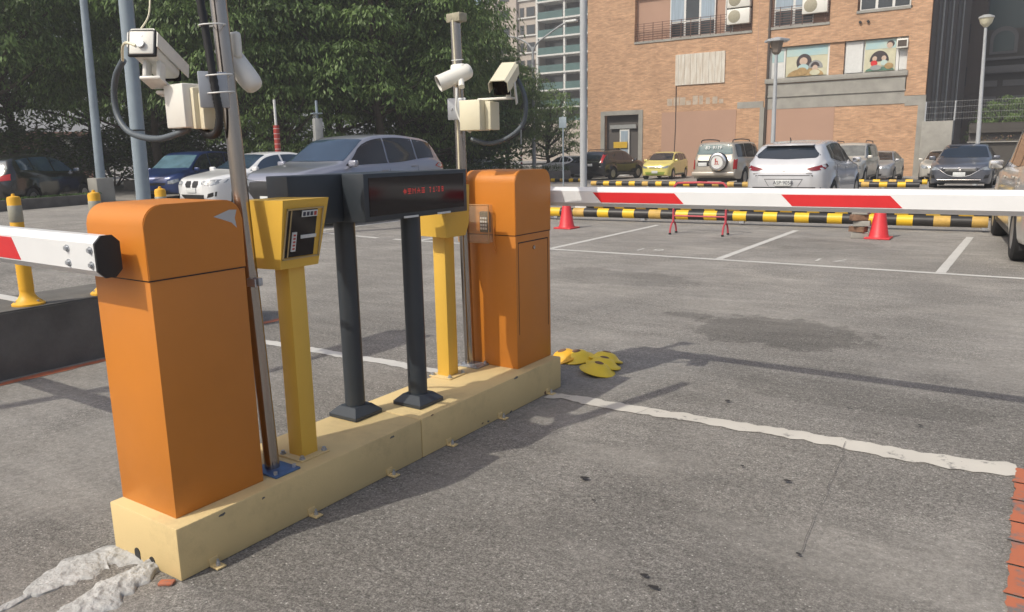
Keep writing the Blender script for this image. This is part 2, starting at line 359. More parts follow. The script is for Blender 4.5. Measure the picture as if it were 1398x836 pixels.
def gz(x, y):
    """height of the lot surface: drains away slowly past the far rows"""
    return -0.30 * sm(27, 37, y - .25 * min(0, x + 12) * 0) - 0.25 * sm(42, 70, y) + 0.09 * sm(-6, -11, x) * (1 - sm(20, 27, y))
def catmull(pts, n=6):
    P = [Vector(p) for p in pts]; out = []
    for i in range(len(P) - 1):
        a = P[max(0, i - 1)]; b_ = P[i]; c = P[i + 1]; d = P[min(len(P) - 1, i + 2)]
        for k in range(n):
            t = k / n; out.append(.5 * ((2 * b_) + (c - a) * t + (2 * a - 5 * b_ + 4 * c - d) * t * t + (3 * b_ - a - 3 * c + d) * t ** 3))
    out.append(P[-1]); return out
rnd = random.Random(7)

# ------------------------------------------------------------------ ground
b = B()
def axis(a, segs):
    out = [a]
    for (to, st) in segs:
        while out[-1] < to - 1e-6: out.append(min(to, out[-1] + st))
    return out
XS = axis(-600, [(-200, 100), (-60, 20), (-30, 3), (12, 1.5), (60, 8), (600, 90)])
YS = axis(-300, [(-20, 40), (44, 1.5), (72, 3), (200, 16), (900, 100)])
G_ = [[b.bm.verts.new((x, y, gz(x, y))) for x in XS] for y in YS]
for j in range(len(YS) - 1):
    for i in range(len(XS) - 1): b.bm.faces.new((G_[j][i], G_[j][i + 1], G_[j + 1][i + 1], G_[j + 1][i]))
struct('ground', b, 'asphalt', 30)

def strip(name, pts, w, m, jit=0.0, z=.004, step=.06, wend=None, lab=None):
    if m in ('crack', 'scratch'): z += rnd.random() * .002
    """painted band following pts, edges roughened by jit"""
    b = B(); P = [Vector((p[0], p[1], 0)) for p in pts]; L_ = [0]
    for i in range(1, len(P)): L_.append(L_[-1] + (P[i] - P[i - 1]).length)
    n = max(1, int(L_[-1] / step)); prev = None
    for k in range(n + 1):
        s = L_[-1] * k / n; i = max(j for j in range(len(P) - 1) if L_[j] <= s + 1e-9)
        t = (s - L_[i]) / (L_[i + 1] - L_[i]); p = P[i].lerp(P[i + 1], t); d = (P[i + 1] - P[i]).normalized(); nn = Vector((-d.y, d.x, 0))
        ww = w if wend is None else w + (wend - w) * k / n
        j1, j2 = [jit * (1.5 * noise.noise(Vector((s * 3.1 + o_, w * 40, len(P)))) + 1.3 * noise.noise(Vector((s * 13 + o_, 3, w * 9))) + rnd.uniform(-.35, .35)) for o_ in (0, 50)]
        a = p + nn * (ww / 2 + j1); c = p - nn * (ww / 2 + j2)
        A = b.bm.verts.new((a.x, a.y, gz(a.x, a.y) + z)); C = b.bm.verts.new((c.x, c.y, gz(c.x, c.y) + z))
        if prev: b.bm.faces.new((prev[0], A, C, prev[1]))
        prev = (A, C)
    return struct(name, b, m)
# stall lines
strip('parking_line', [(-16, 8.2), (2.6, 8.2)], .10, 'linepaint', .004)
for x in (-13.5, -11.0, -8.5, -6.0, -3.5, -1.0, 1.5): strip('parking_line', [(x, 8.26), (x + (.04 if x > 0 else 0), 12.15)], .10, 'linepaint', .004)
for x in (-8.5, -6.0, -3.5, -1.0, 1.5, 4.0): strip('parking_line', [(x, 15.6), (x, 20.4)], .10, 'linepaint', .004)
for x in (-11, -8.5, -6.0, -3.5, -1.0, 1.5, 4.0): strip('parking_line', [(x, 21.9), (x, 26.2)], .10, 'linepaint', .004)
strip('parking_line', [(-12, 21.8), (5, 21.8)], .10, 'linepaint', .004)
strip('parking_line', [(-20, 10.3), (-9.5, 10.3)], .10, 'linepaint', .004)
strip('stop_line', [(-3.1, 2.36), (-1.62, 2.40), (-.42, 2.42)], .10, 'linepaint', .012, step=.03)
strip('stop_line', [(.02, 2.37), (.55, 2.38), (1.0, 2.41), (1.5, 2.43), (1.95, 2.42), (2.32, 2.49)], .095, 'thickpaint', .022, step=.03, wend=.15)
# orange red painted edges
strip('painted_edge', [(-3.14, -2), (-3.10, 2.0), (-3.10, 3.3)], .07, 'redpaint', .01, step=.05)
strip('painted_edge', [(2.42, .2), (2.43, .36)], .24, 'redpaint', .01, step=.035, z=.007)
yy = .375
while yy < 2.5:
    l_ = rnd.uniform(.15, .21); strip('painted_edge', [(2.427 + rnd.uniform(-.003, .003), yy), (2.43 + rnd.uniform(-.003, .003), yy + l_)], .24, 'redpaint', .012, step=.02, z=.007); yy += l_ + .012
# numerals of the stalls, faded
for (cx, cy, ch) in ((.10, 8.62, '1'), (.36, 8.66, '7'), (-2.3, 8.62, '1'), (-2.05, 8.64, '6')):
    cu = bpy.data.curves.new('stall_number', 'FONT'); cu.body = ch; cu.size = .34
    o = bpy.data.objects.new('stall_number', cu); COL.objects.link(o); dg = bpy.context.evaluated_depsgraph_get(); dg.update()
    me = bpy.data.meshes.new_from_object(o.evaluated_get(dg)); bpy.data.objects.remove(o)
    o = bpy.data.objects.new('stall_number', me); COL.objects.link(o); me.materials.clear(); me.materials.append(M['linepaint'])
    o.location = (cx + .1, cy + .2, .005); o.rotation_euler = (0, 0, PI); o['kind'] = 'structure'
# dark damp patch
def blob(cx, cy, rx, ry, seed, n=48, amp=.3):
    q = random.Random(seed); ph = [q.uniform(0, 6.3) for _ in range(6)]; out = []
    for k in range(n):
        a = 2 * PI * k / n; r = 1 + amp * sum(math.sin((j + 2) * a + ph[j]) / (j + 2) for j in range(6)); out.append((cx + rx * r * math.cos(a), cy + ry * r * math.sin(a)))
    return out
def flat(name, pts, m, z=.004):
    b = B(); b.poly([(x, y, gz(x, y) + z) for x, y in pts]); bmesh.ops.triangulate(b.bm, faces=b.bm.faces); return struct(name, b, m)
for i, (x, y, r) in enumerate([(1.305, .842, .011), (1.359, .793, .013), (1.51, 1.844, .013), (.764, 1.423, .016), (1.9, 2.86, .010), (1.55, 2.95, .010), (.95, 2.75, .014), (1.3, 1.9, .008), (.9, 1.25, .007), (1.7, 1.25, .008)]):
    flat('oil_drop', blob(x, y, r * 1.3, r * .8, i + 20, 18, .3), 'oil', .013)
for pts, w_, m in (([(.83, .35), (.30, .45), (.045, .60)], .006, 'crack'), ([(.60, 1.98), (1.1, 1.95), (1.75, 1.98)], .007, 'crack'), ([(1.63, 2.45), (1.66, 2.0), (1.70, 1.25)], .008, 'crack'),
                   ([(.62, 2.75), (1.1, 2.70), (1.6, 2.78), (2.28, 2.80)], .007, 'crack'), ([(.5, 2.0), (.62, 2.35), (.66, 2.75)], .008, 'crack'),
                   ([(.30, 2.68), (.5, 3.15), (.62, 3.4)], .006, 'scratch'), ([(1.1, 1.72), (1.25, 1.66)], .010, 'scratch'), ([(.2, 1.6), (.55, 1.3), (1.5, 1.05)], .005, 'crack'),
                   ([(-6, 4.2), (-3.2, 4.05), (-.5, 4.3), (2.4, 4.9)], .010, 'crack'), ([(-4.0, 5.9), (-1, 5.8), (2.6, 6.1), (6, 5.9)], .012, 'crack'), ([(-.8, 3.6), (-.65, 5.2), (-.7, 8)], .010, 'crack'),
                   ([(-1.4, 1.1), (-.6, .2), (.1, -.5)], .006, 'scratch'), ([(3.1, 2), (3.0, 6), (3.1, 8)], .012, 'crack'), ([(-.05, 6.9), (1.4, 7.0), (4, 6.8)], .010, 'crack')):
    cp = catmull([(p[0], p[1], 0) for p in pts], 8); strip('asphalt_crack', [(p.x + rnd.uniform(-.006, .006), p.y + rnd.uniform(-.006, .006)) for p in cp], w_ * .28, m, w_ * .12, .010, .02)
# tiny grit
b = B()
for k in range(900):
    x = rnd.uniform(-2.5, 2.4); y = rnd.uniform(.0, 5.5)
    if -.42 < x < .03 and -.02 < y < 2.56: continue
    s = rnd.uniform(.0015, .0045) ; a = rnd.uniform(0, 6.3)
    b.poly([(x + s * math.cos(a + q * 2.1) * rnd.uniform(.7, 1.3), y + s * math.sin(a + q * 2.1) * rnd.uniform(.7, 1.3), .0045 + rnd.uniform(0, .001)) for q in range(3)])
g = link('grit', b, 'scratch', ang=0); tag(g, 'fine pale grit scattered over the asphalt', 'grit', kind='stuff')

# ------------------------------------------------------------------ the island
def curb(y0, y1, label, holes=False):
    t = thing('concrete_curb', label, 'curb', (-.2025, (y0 + y1) / 2, 0), group='cream concrete island blocks')
    b = B(); b.box((0, 0, .095), (.405, y1 - y0, .19), bev=.006)
    link('block', b, 'cream', t, ang=30)
    for yy in ((.125, .571, 1.022) if holes else (1.442, 1.884, 2.377)):
        b = B(); b.box((.2025 + .022, yy - (y0 + y1) / 2, .006), (.05, .036, .006), bev=.001)
        b.box((.2045, yy - (y0 + y1) / 2, .018), (.005, .036, .03), bev=.001)
        br = link('anchor_bracket', b, 'cream', t)
        b = B(); b.cyl((.2025 + .026, yy - (y0 + y1) / 2, .009), (.2025 + .026, yy - (y0 + y1) / 2, .022), .008, seg=6); b.cyl((.2025 + .026, yy - (y0 + y1) / 2, .02), (.2025 + .026, yy - (y0 + y1) / 2, .032), .0045, seg=8)
        link('bolt', b, 'zinc', br)
    return t
cb = curb(0, 1.248, 'near cream painted curb block under the left orange cabinet', True)
for xx, hh in ((-.255, .034), (-.165, .026)):
    b = B(); pl = [(-.016, 0), (.016, 0)] + [(.016 * math.cos(a), hh + .016 * math.sin(a)) for a in [k * PI / 8 for k in range(9)]]
    b.prism(pl, lambda a, c: (xx + .2025 + a, -.624 - .0025, c + .002), lambda a, c: (xx + .2025 + a, -.622, c + .002)); link('drain_notch', b, 'black', cb)
curb(1.252, 2.535, 'far cream painted curb block under the right orange cabinet')

q = random.Random(17)
for k in range(9):
    yy = q.uniform(.05, 2.5); zz = q.choice([q.uniform(.0, .03), q.uniform(.16, .188)]); w_ = q.uniform(.006, .022)
    b = B(); pl = blob(0, 0, w_, w_ * .45, 100 + k, 14, .4)
    b.prism(pl, lambda a, c: (.0004, yy + a, max(.002, zz + c)), lambda a, c: (.0012, yy + a, max(.002, zz + c)))
    par = [o for o in bpy.data.objects if o.name.startswith('concrete_curb')]; par.sort(key=lambda o: o.location.y); pr = par[0] if yy < 1.25 else par[1]
    if 1.22 < yy < 1.28: continue
    for v in b.bm.verts: v.co -= Vector(pr.location)
    link('paint_chip', b, 'kerbtop' if k % 3 else 'oldbrick', pr, ang=0)

# barrier cabinets -------------------------------------------------
def cabinet(y0, h, seam, label):
    t = thing('barrier_gate', label, 'barrier gate', (-.235, y0 + .185, .19), group='orange barrier gates')
    b = B(); b.box((0, 0, (seam - .19) / 2), (.332, .365, seam - .19), bev=.003); link('housing', b, 'orange', t)
    # rounded hood
    r = .068; z0 = seam - .19; z1 = h - .19; hy = .186; pl = [(-hy, z0 + .002), (hy, z0 + .002)]
    pl += [(hy - r + r * math.cos(a), z1 - r + r * math.sin(a)) for a in [k * PI / 16 for k in range(9)]]
    pl += [(-hy + r - r * math.cos(a), z1 - r + r * math.sin(a)) for a in [k * PI / 16 for k in range(8, -1, -1)]]
    b = B(); b.prism(pl, lambda a, c: (-.1705, a, c), lambda a, c: (.1695, a, c))
    bmesh.ops.bevel(b.bm, geom=[e for e in b.bm.edges if abs(e.verts[0].co.x - e.verts[1].co.x) < 1e-5], offset=.003, segments=2, affect='EDGES')
    link('hood', b, 'orange', t, ang=40)
    b = B(); b.box((0, 0, z0), (.335, .3685, .004)); link('seam_line', b, 'trim', t)
    return t
cl = cabinet(.045, 1.255, 1.012, 'left orange barrier gate with its white arm reaching left and a scratched hood')
b = B(); b.poly([(.1701, .07, 1.01), (.1701, .135, 1.03), (.1701, .165, 1.028), (.1701, .155, 1.0), (.1701, .16, .965), (.1701, .14, .985), (.1701, .10, 1.0)])
link('paint_chip', b, mat('bare grey scratch', (.5, .5, .5), .6), cl, ang=0)
cr = cabinet(2.168, 1.30, .947, 'right orange barrier gate with keypad and its long red banded arm across the lane')
b = B()
for p0, p1 in (((-.15, .12), (.155, .135)),):
    b.box((.1665, -.002, .905 - .19), (.002, .315, .006))
b.box((.1665, -.158, .455), (.002, .003, .52)); b.box((.1665, .155, .455), (.002, .003, .52))
link('door_seam', b, 'trim', cr)
b = B(); b.cyl((.163, 0, .675), (.172, 0, .675), .011, seg=14); link('lock', b, 'steel', cr)
# keypad behind its clear cover, on the near face
kx, kz = -.02, .83
b = B(); b.box((kx, -.205, kz), (.058, .03, .115), bev=.005); kp = link('keypad', b, 'black', cr)
b = B()
for i in range(3):
    for j in range(4): b.box((kx + (i - 1) * .016, -.2215, kz - .036 + j * .019), (.011, .006, .012), bev=.002)
link('buttons', b, 'sticker', kp)
b = B(); b.box((kx - .065, -.206, kz - .01), (.21, .045, .21), bev=.006)
link('clear_cover', b, 'clearbox', cr)
b = B()
for (x0, z0, x1, z1) in ((-.105, -.105, .105, -.105), (-.105, .105, .105, .105), (-.105, -.105, -.105, .105), (.105, -.105, .105, .105)):
    b.tube([(kx - .065 + x0, -.229, kz - .01 + z0), (kx - .065 + x1, -.229, kz - .01 + z1)], .003, 6)
link('cover_rim', b, mat('amber plastic edge', (.50, .28, .12), .3), cr)
b = B(); b.tube([(kx + .045, -.19, kz - .03), (kx + .06, -.21, kz - .12), (kx + .06, -.19, kz - .17), (kx + .03, -.185, kz - .16)], .004, 6); link('cable', b, 'orange', cr)

# arms ---------------------------------------------------------------
def octo(w_, h, c): return [(-w_ / 2, -h / 2 + c), (-w_ / 2 + c, -h / 2), (w_ / 2 - c, -h / 2), (w_ / 2, -h / 2 + c), (w_ / 2, h / 2 - c), (w_ / 2 - c, h / 2), (-w_ / 2 + c, h / 2), (-w_ / 2, h / 2 - c)]
def arm(cab, label, x0, x1, yc, z0, z1, stripes, hub, sag):
    """x0 = root"""
    H_ = z1 - z0; W_ = .076; sg = 1 if x1 > x0 else -1
    b = B(); b.prism(octo(W_, H_, .022), lambda a, c: (0, a, c), lambda a, c: (x1 - x0, a, c + sag))
    t = link('barrier_arm', b, 'white', cab, loc=Vector((x0, yc, (z0 + z1) / 2)) - cab.location, ang=20); t['label'] = label
    b = B(); b.prism(octo(W_ + .004, H_ + .004, .023), lambda a, c: (-sg * .008, a, c), lambda a, c: (sg * .002, a, c)); link('end_cap', b, 'black', t, ang=20)
    for (a0, a1, lean) in stripes:
        b = B()
        def P_(x, z): return (x - x0, -W_ / 2 - .0015, z + sag * (x - x0) / (x1 - x0))
        zt, zb = H_ / 2 - .028, -H_ / 2 + .026
        pts = [P_(a0, zt), P_(a1, zt), P_(a1 + lean, zb), P_(a0 + lean, zb)]
        b.prism([(p[0], p[2]) for p in pts], lambda a, c: (a, -W_ / 2 - .0015, c), lambda a, c: (a, -W_ / 2 + .001, c)); link('red_stripe', b, 'redtape', t, ang=0)
    b = B(); hy = hub
    b.cyl((sg * .12, hy[0], 0), (sg * .12, hy[1], 0), .045, seg=20); link('hub', b, 'black', t)
    return t
al = arm(cl, 'white barrier arm with black end cap reaching left past the left cabinet', -.148, -3.4, -.035, 1.035, 1.165, [(-.69 - k * 1.06 - .5, -.69 - k * 1.06, .05) for k in range(3)], (.03, .08), .02)
for xx in (-.025, -.165):
    for zz in (.022, -.025):
        b = B(); b.cyl((xx, -.038, zz), (xx, -.0415, zz), .012, seg=16); b.cyl((xx, -.0415, zz), (xx, -.0485, zz), .0075, seg=6); link('bolt', b, 'zinc', al)
ar = arm(cr, 'long white barrier arm with red bands crossing the exit lane on the right', -.32, 3.6, 2.645, 1.080, 1.19, [(.175 + k * 1.05, .665 + k * 1.05 - (0 if k else 0), .055) for k in range(4)], (-.07, -.03), .012)

# camera masts ---------------------------------------------------------
def mast(label, x, y, ztop, lean, cap=False):
    t = thing('camera_mast', label, 'camera pole', (x, y, .19), group='stainless camera masts')
    b = B(); b.tube([(0, 0, .004), (lean * .5, 0, (ztop - .19) * .5), (lean, 0, ztop - .19)], .029, 20); link('pole', b, 'steel', t)
    b = B(); b.box((.02, 0, .005), (.15, .12, .008), bev=.002); pl = link('base_plate', b, 'blueshade' if not cap else 'zinc', t)
    for dx in (-.035, .075):
        for dy in (-.045, .045): b = B(); b.cyl((dx, dy, .009), (dx, dy, .022), .008, seg=6); link('bolt', b, 'zinc', pl)
    return t
m1 = mast('tall stainless mast beside the left orange cabinet carrying two white cameras', -.132, .505, 2.9, -.125)
b = B(); b.tube([(-.05, 0, .735), (-.05, 0, .765)], .030, 20); b.box((-.02 + .03, -.03, .75), (.045, .006, .03)); b.box((.0, .0, .75), (.05, .02, .03), bev=.003)
link('clamp', b, 'zinc', m1)
m2 = mast('shorter stainless mast beside the right orange cabinet with a box on top', -.365, 2.115, 2.10, -.03, True)
b = B(); b.tube([(-.012, -.028, .9), (-.014, -.028, 1.3), (-.02, -.028, 1.75), (-.024, -.03, 1.9)], .005, 6); link('cable', b, 'camcream', m2)
b = B(); b.box((-.03 + .01, 0, 1.915), (.10, .06, .045), bev=.004, rot=R(-8)); link('top_box', b, 'acgrille', m2)
b = B()
for z in (1.70, 1.41): b.tube([(-.022 + .031 * math.cos(a), .031 * math.sin(a), z + .004 * math.sin(a)) for a in [k * 2 * PI / 16 for k in range(16)]], .003, 5, closed=True)
link('cable_tie', b, 'sticker', m2)

# reader posts ----------------------------------------------------------
def reader(label, x, y, sgn, hw=.112, yo=0):
    """sgn = +1 faces the right lane, -1 the left lane"""
    t = thing('ticket_reader', label, 'ticket reader', (x, y, .19), PI if sgn < 0 else 0, 'yellow ticket readers on the island')
    b = B(); b.box((0, 0, .4), (.082, .082, .79), bev=.004); link('post', b, 'yellow', t)
    b = B(); b.box((0, 0, .004), (.15, .15, .007), bev=.002); pl = link('base_plate', b, 'cream', t)
    for dx in (-.058, .058):
        for dy in (-.058, .058):
            b = B(); b.cyl((dx, dy, .007), (dx, dy, .013), .012, seg=16); b.cyl((dx, dy, .012), (dx, dy, .022), .008, seg=6); link('bolt', b, 'zinc', pl)
    # head: front leans out towards the top, back lower edge cut away
    zb, zt = .785, 1.045
    ol = [(-.145, zt), (.125, zt + .004), (.060, zb), (-.125, zb - .004), (-.135, zb + .06)]
    b = B(); b.prism(ol, lambda a, c: (a, yo - hw + (.018 if c < zb + .03 else 0), c), lambda a, c: (a, yo + hw - (.018 if c < zb + .03 else 0), c)); link('head', b, 'yellow', t, ang=20)
    def Fp(v, z, off):  # point on the slanted front; v along y
        s = (z - zb) / (zt - zb); return (.060 + .065 * s + off, v, z + off * -.2)
    def plate(nm, v0, v1, z0, z1, off, m, par, th=.004):
        b = B(); A = [Fp(v0, z0, off), Fp(v1, z0, off), Fp(v1, z1, off), Fp(v0, z1, off)]; C = [Fp(v0, z0, off - th), Fp(v1, z0, off - th), Fp(v1, z1, off - th), Fp(v0, z1, off - th)]
        va = [b.bm.verts.new(p) for p in A]; vc = [b.bm.verts.new(p) for p in C]; b.bm.faces.new(va); b.bm.faces.new(vc[::-1])
        for i in range(4): b.bm.faces.new((va[i], vc[i], vc[(i + 1) % 4], va[(i + 1) % 4]))
        return link(nm, b, m, par, ang=0)
    wn = plate('window', -.085, .058, zb + .045, zt - .035, .003, 'screen', t)
    for (a0, a1, c0, c1) in ((-.092, .088, zb + .036, zb + .042), (-.092, .088, zt - .034, zt - .028), (-.092, -.087, zb + .036, zt - .028), (.082, .088, zb + .036, zt - .028), (-.073, -.068, zb + .045, zt - .035)):
        plate('frame_strip', a0, a1, c0, c1, .006, mat('dull brass strip', (.45, .33, .16), .4), wn)
    plate('label_plate', -.02, .055, zt - .062, zt - .038, .0075, 'sticker', wn)
    for k in range(4): plate('label_character', -.016 + k * .018, -.004 + k * .018, zt - .058, zt - .043, .0085, 'ink' if k < 3 else 'redink', wn, .001)
    plate('ticket_slot', -.015, .06, zb + .115, zb + .128, .0075, 'sticker', wn)
    plate('vertical_sticker', -.058, -.037, zb + .068, zb + .142, .0075, 'sticker', wn)
    for k in range(5): plate('sticker_character', -.053, -.042, zb + .075 + k * .013, zb + .082 + k * .013, .0085, 'redink', wn, .001)
    return t
reader('yellow ticket reader with dark slanted window, next to the left steel mast', -.150, .68, 1)
reader('yellow ticket reader half hidden behind the red-lettered display', -.345, 1.885, -1, .098, .045)

# displays ----------------------------------------------------------------
def display(label, x, y, sgn):
    t = thing('led_display', label, 'display', (x, y, .19), PI if sgn < 0 else 0, 'dark led displays on round posts')
    b = B(); v0 = [(-.088, -.088), (.088, -.088), (.088, .088), (-.088, .088)]; v1 = [(.6 * a, .6 * c) for a, c in v0]
    b.box((0, 0, .010), (.176, .176, .018), bev=.003)
    lo = [b.bm.verts.new((*p, .019)) for p in v0]; hi = [b.bm.verts.new((*p, .052)) for p in v1]
    for i in range(4): b.bm.faces.new((lo[i], lo[(i + 1) % 4], hi[(i + 1) % 4], hi[i]))
    b.bm.faces.new(hi); b.bm.faces.new(lo[::-1]); link('base', b, 'slate', t, ang=20)
    b = B(); b.tube([(0, 0, .04), (0, 0, .5), (0, 0, .93)], .047, 24); link('post', b, 'slate', t)
    b = B(); b.box((.0, .0, 1.025), (.13, .725, .208), bev=.004); cs = link('case', b, 'slate', t)
    b = B(); b.box((.0655, .0, 1.028), (.003, .668, .165)); sc = link('screen', b, 'screen', cs)
    b = B()
    for yy in (-.07, .17): b.box((.069, yy, .926), (.004, .10, .010), bev=.001)
    link('catch_plate', b, 'sticker', cs)
    # lit dot matrix
    b = B(); q = random.Random(11)
    glyph = ['0010000', '0110110', '1111111', '0110110', '0010000']
    pats = [(0, ['00100', '01111', '11111', '01111', '00100']), (7, ['11111', '10101', '11111', '00100', '11111']), (14, ['10001', '11011', '10101', '10001', '10001']), (21, ['00100', '01010', '11111', '01010', '10001']), (28, ['11111', '00100', '11111', '10101', '11111']),
            (40, ['111', '001', '010', '010', '010']), (46, ['010', '110', '010', '010', '111']), (51, ['1', '0', '0', '1', '0']), (54, ['111', '101', '101', '101', '111']), (60, ['111', '101', '111', '101', '111'])]
    for off, rows in pats:
        for j, rw in enumerate(rows):
            for i, c in enumerate(rw):
                if c == '1': b.box((.0675, -.115 + (off + i) * .0046, 1.052 - j * .0052), (.0015, .0026, .0030))
    link('lit_characters', b, 'led', sc, ang=0)
    return t
display('dark display turned to the left lane, seen from its back behind the yellow reader', -.315, 1.145, -1)
d2 = display('dark display with a row of red lit characters facing the right lane', -.175, 1.435, 1)

# cameras -------------------------------------------------------------------
def ribbed(pts, r, m, nm, par, n=26): 
    b = B(); b.tube(catmull(pts, n), r, 12, ribs=.86); return link(nm, b, m, par, ang=60)
def housing_cam(name_label, rear, front, wd, m, hood_m, par=None, group=None, foot=None):
    """box camera with overhanging sunshade. axis rear to front"""
    t = thing('security_camera', name_label, 'security camera', rear, group=group)
    rear = Vector(rear); ax = Vector(front) - rear; L_ = ax.length; ax.normalize()
    q = ax.to_track_quat('Y', 'Z'); e = q.to_euler(); t.rotation_euler = e
    hw = wd / 2
    b = B(); b.box((0, L_ / 2, 0), (wd * .86, L_, wd * .82), bev=wd * .18, seg=3); bd = link('body', b, m, t, ang=50)
    b = B(); b.box((0, -.002, 0), (wd * .92, .016, wd * .90), bev=wd * .05, seg=3); link('rear_frame', b, 'black', bd)
    b = B(); b.box((0, -.008, 0), (wd * .80, .012, wd * .78), bev=.0055, seg=2); rp = link('rear_plate', b, 'camwhite', bd)
    b = B(); b.cyl((0, -.012, -.008), (0, -.026, -.008), .014, seg=16); b.cyl((0, -.01, .024), (0, -.015, .024), .004, seg=8); link('cable_gland', b, 'zinc', rp)
    b = B(); b.box((0, L_ + .001, -.004), (wd * .86, .008, wd * .84), bev=.004); b.cyl((0, L_ - .004, 0), (0, L_ + .012, 0), wd * .26, seg=24); ln = link('lens_window', b, 'screen', bd)
    # shade: bent sheet over top and upper sides, longer than the body
    z = wd * .5; pl = [(-hw, -wd * .12), (-hw, z * .72), (-hw * .72, z), (hw * .72, z), (hw, z * .72), (hw, -wd * .12)]
    pin = [(a * .93, c - (.004 if c > z * .9 else 0)) for a, c in pl]
    ol = pl + pin[::-1]
    b = B(); b.prism(ol, lambda a, c: (a, -.006, c), lambda a, c: (a, L_ + .055, c)); link('sunshade', b, hood_m, t, ang=30)
    return t
ml = m1
# left: box camera looking away over the left lane
c1 = housing_cam('box camera with hooded shade and cable in its back, on the left mast', (-.420, .33, 1.80), (-.540, .50, 1.735), .108, 'camwhite', 'camwhite', group='hooded box cameras')
b = B()
b.box((-.005, .05, -.075), (.014, .05, .07), bev=.003); b.box((.035, .07, -.075), (.014, .05, .07), bev=.003); b.box((.015, .075, -.112), (.075, .10, .012), bev=.004)
link('foot_bracket', b, 'camwhite', c1)
# equipment box on its arm
t = thing('junction_box', 'white junction box on an arm of the left mast under the hooded camera', 'junction box', (-.36, .44, 1.52), R(-4), 'junction boxes on the masts')
b = B(); b.box((.0, 0, .065), (.13, .10, .155), bev=.006); link('front_cover', b, 'camwhite', t)
b = B(); b.box((.075, .02, .055), (.022, .085, .145), bev=.004); b.box((.098, .03, .045), (.03, .07, .13), bev=.006); link('back_body', b, 'camcream', t)
b = B(); b.box((.06, .045, .137), (.20, .05, .012), bev=.004); link('arm', b, 'camwhite', t)
b = B(); b.box((.168, .01, .115), (.008, .10, .125), bev=.004, rot=R(-20)); pp = link('mounting_plate', b, 'zinc', t)
b = B(); b.box((-.13, -.0, .118), (.15, .06, .014), bev=.006, rot=R(-35)); b.box((-.06, .05, .137), (.10, .045, .012), bev=.004); link('shelf', b, 'camwhite', t)
ribbed([(-.275, -.08, .245), (-.345, -.08, .195), (-.378, -.08, .125), (-.372, -.08, .055), (-.325, -.08, .0), (-.25, -.075, -.032), (-.12, -.06, -.048), (-.02, -.03, -.03), (.01, .0, -.012)], .0125, 'conduit', 'cable_conduit', t, 16)
b = B(); b.tube(catmull([(-.055, -.14, .272), (-.10, -.15, .285), (-.19, -.12, .278), (-.28, -.08, .242)], 6), .005, 8); link('cable', b, 'camcream', t)
ribbed([(.05, .02, -.01), (.10, .02, -.04), (.15, .02, -.03), (.175, .02, .03), (.18, .01, .10), (.17, -.0, .30), (.155, -.02, .60), (.13, -.03, 1.0), (.12, -.03, 1.35)], .015, 'blackconduit', 'pole_conduit', t, 14)
b = B()
for z, xx in ((.335, .172), (.165, .188), (.105, .19), (.44, .165)): b.tube([(xx + .042 * math.cos(a), .025 + .045 * math.sin(a), z + .004 * math.sin(a)) for a in [k * 2 * PI / 16 for k in range(16)]], .0028, 5, closed=True)
link('cable_tie', b, 'sticker', t)
# bullet camera on the far side of the left mast
def bullet(label, p0, p1, r, group, mount):
    t = thing('bullet_camera', label, 'security camera', p0, group=group)
    ax = Vector(p1) - Vector(p0); L_ = ax.length; t.rotation_euler = ax.to_track_quat('Y', 'Z').to_euler()
    b = B(); b.lathe([(.001, 0), (r * .6, .002), (r * .85, L_ * .06), (r * .97, L_ * .16), (r, L_ * .3), (r, L_ * .9), (r * 1.02, L_), (r * .88, L_), (r * .86, L_ - .02), (.002, L_ - .02)], axis='Y', seg=28); link('body', b, 'camwhite', t, ang=40)
    b = B(); b.lathe([(.001, L_ - .015), (r * .82, L_ - .015), (r * .80, L_ - .012), (.001, L_ - .012)], axis='Y', seg=24); lw = link('lens_window', b, 'black', t)
    b = B(); b.lathe([(.001, L_ - .012), (r * .34, L_ - .012), (r * .3, L_ - .004), (.001, L_ - .005)], axis='Y', seg=20); link('lens', b, 'screen', lw)
    b = B()
    for k in range(10):
        a = k * 2 * PI / 10; b.cyl((r * .6 * math.sin(a), L_ - .012, r * .6 * math.cos(a)), (r * .6 * math.sin(a), L_ - .009, r * .6 * math.cos(a)), r * .09, seg=8)
    link('infrared_dots', b, 'conduit', lw)
    return t
bl1 = bullet('rounded white bullet camera poking out behind the left mast', (-.175, .61, 1.645), (-.275, .56, 1.80), .040, 'white bullet cameras', None)
b = B(); b.box((-.245, .565, 1.80), (.11, .03, .095), bev=.014, seg=3)
mt = link('camera_mount', b, 'camwhite', None); tag(mt, 'rounded white camera mount plate clamped on the left mast', 'camera mount')
b = B(); b.tube(catmull([(-.47, .36, 1.86), (-.45, .38, 1.90), (-.46, .40, 1.96), (-.49, .42, 2.02), (-.50, .43, 2.1)], 6), .003, 6)
tag(link('loose_wire', b, 'camcream'), 'thin loose wire hanging above the left hooded camera', 'wire')
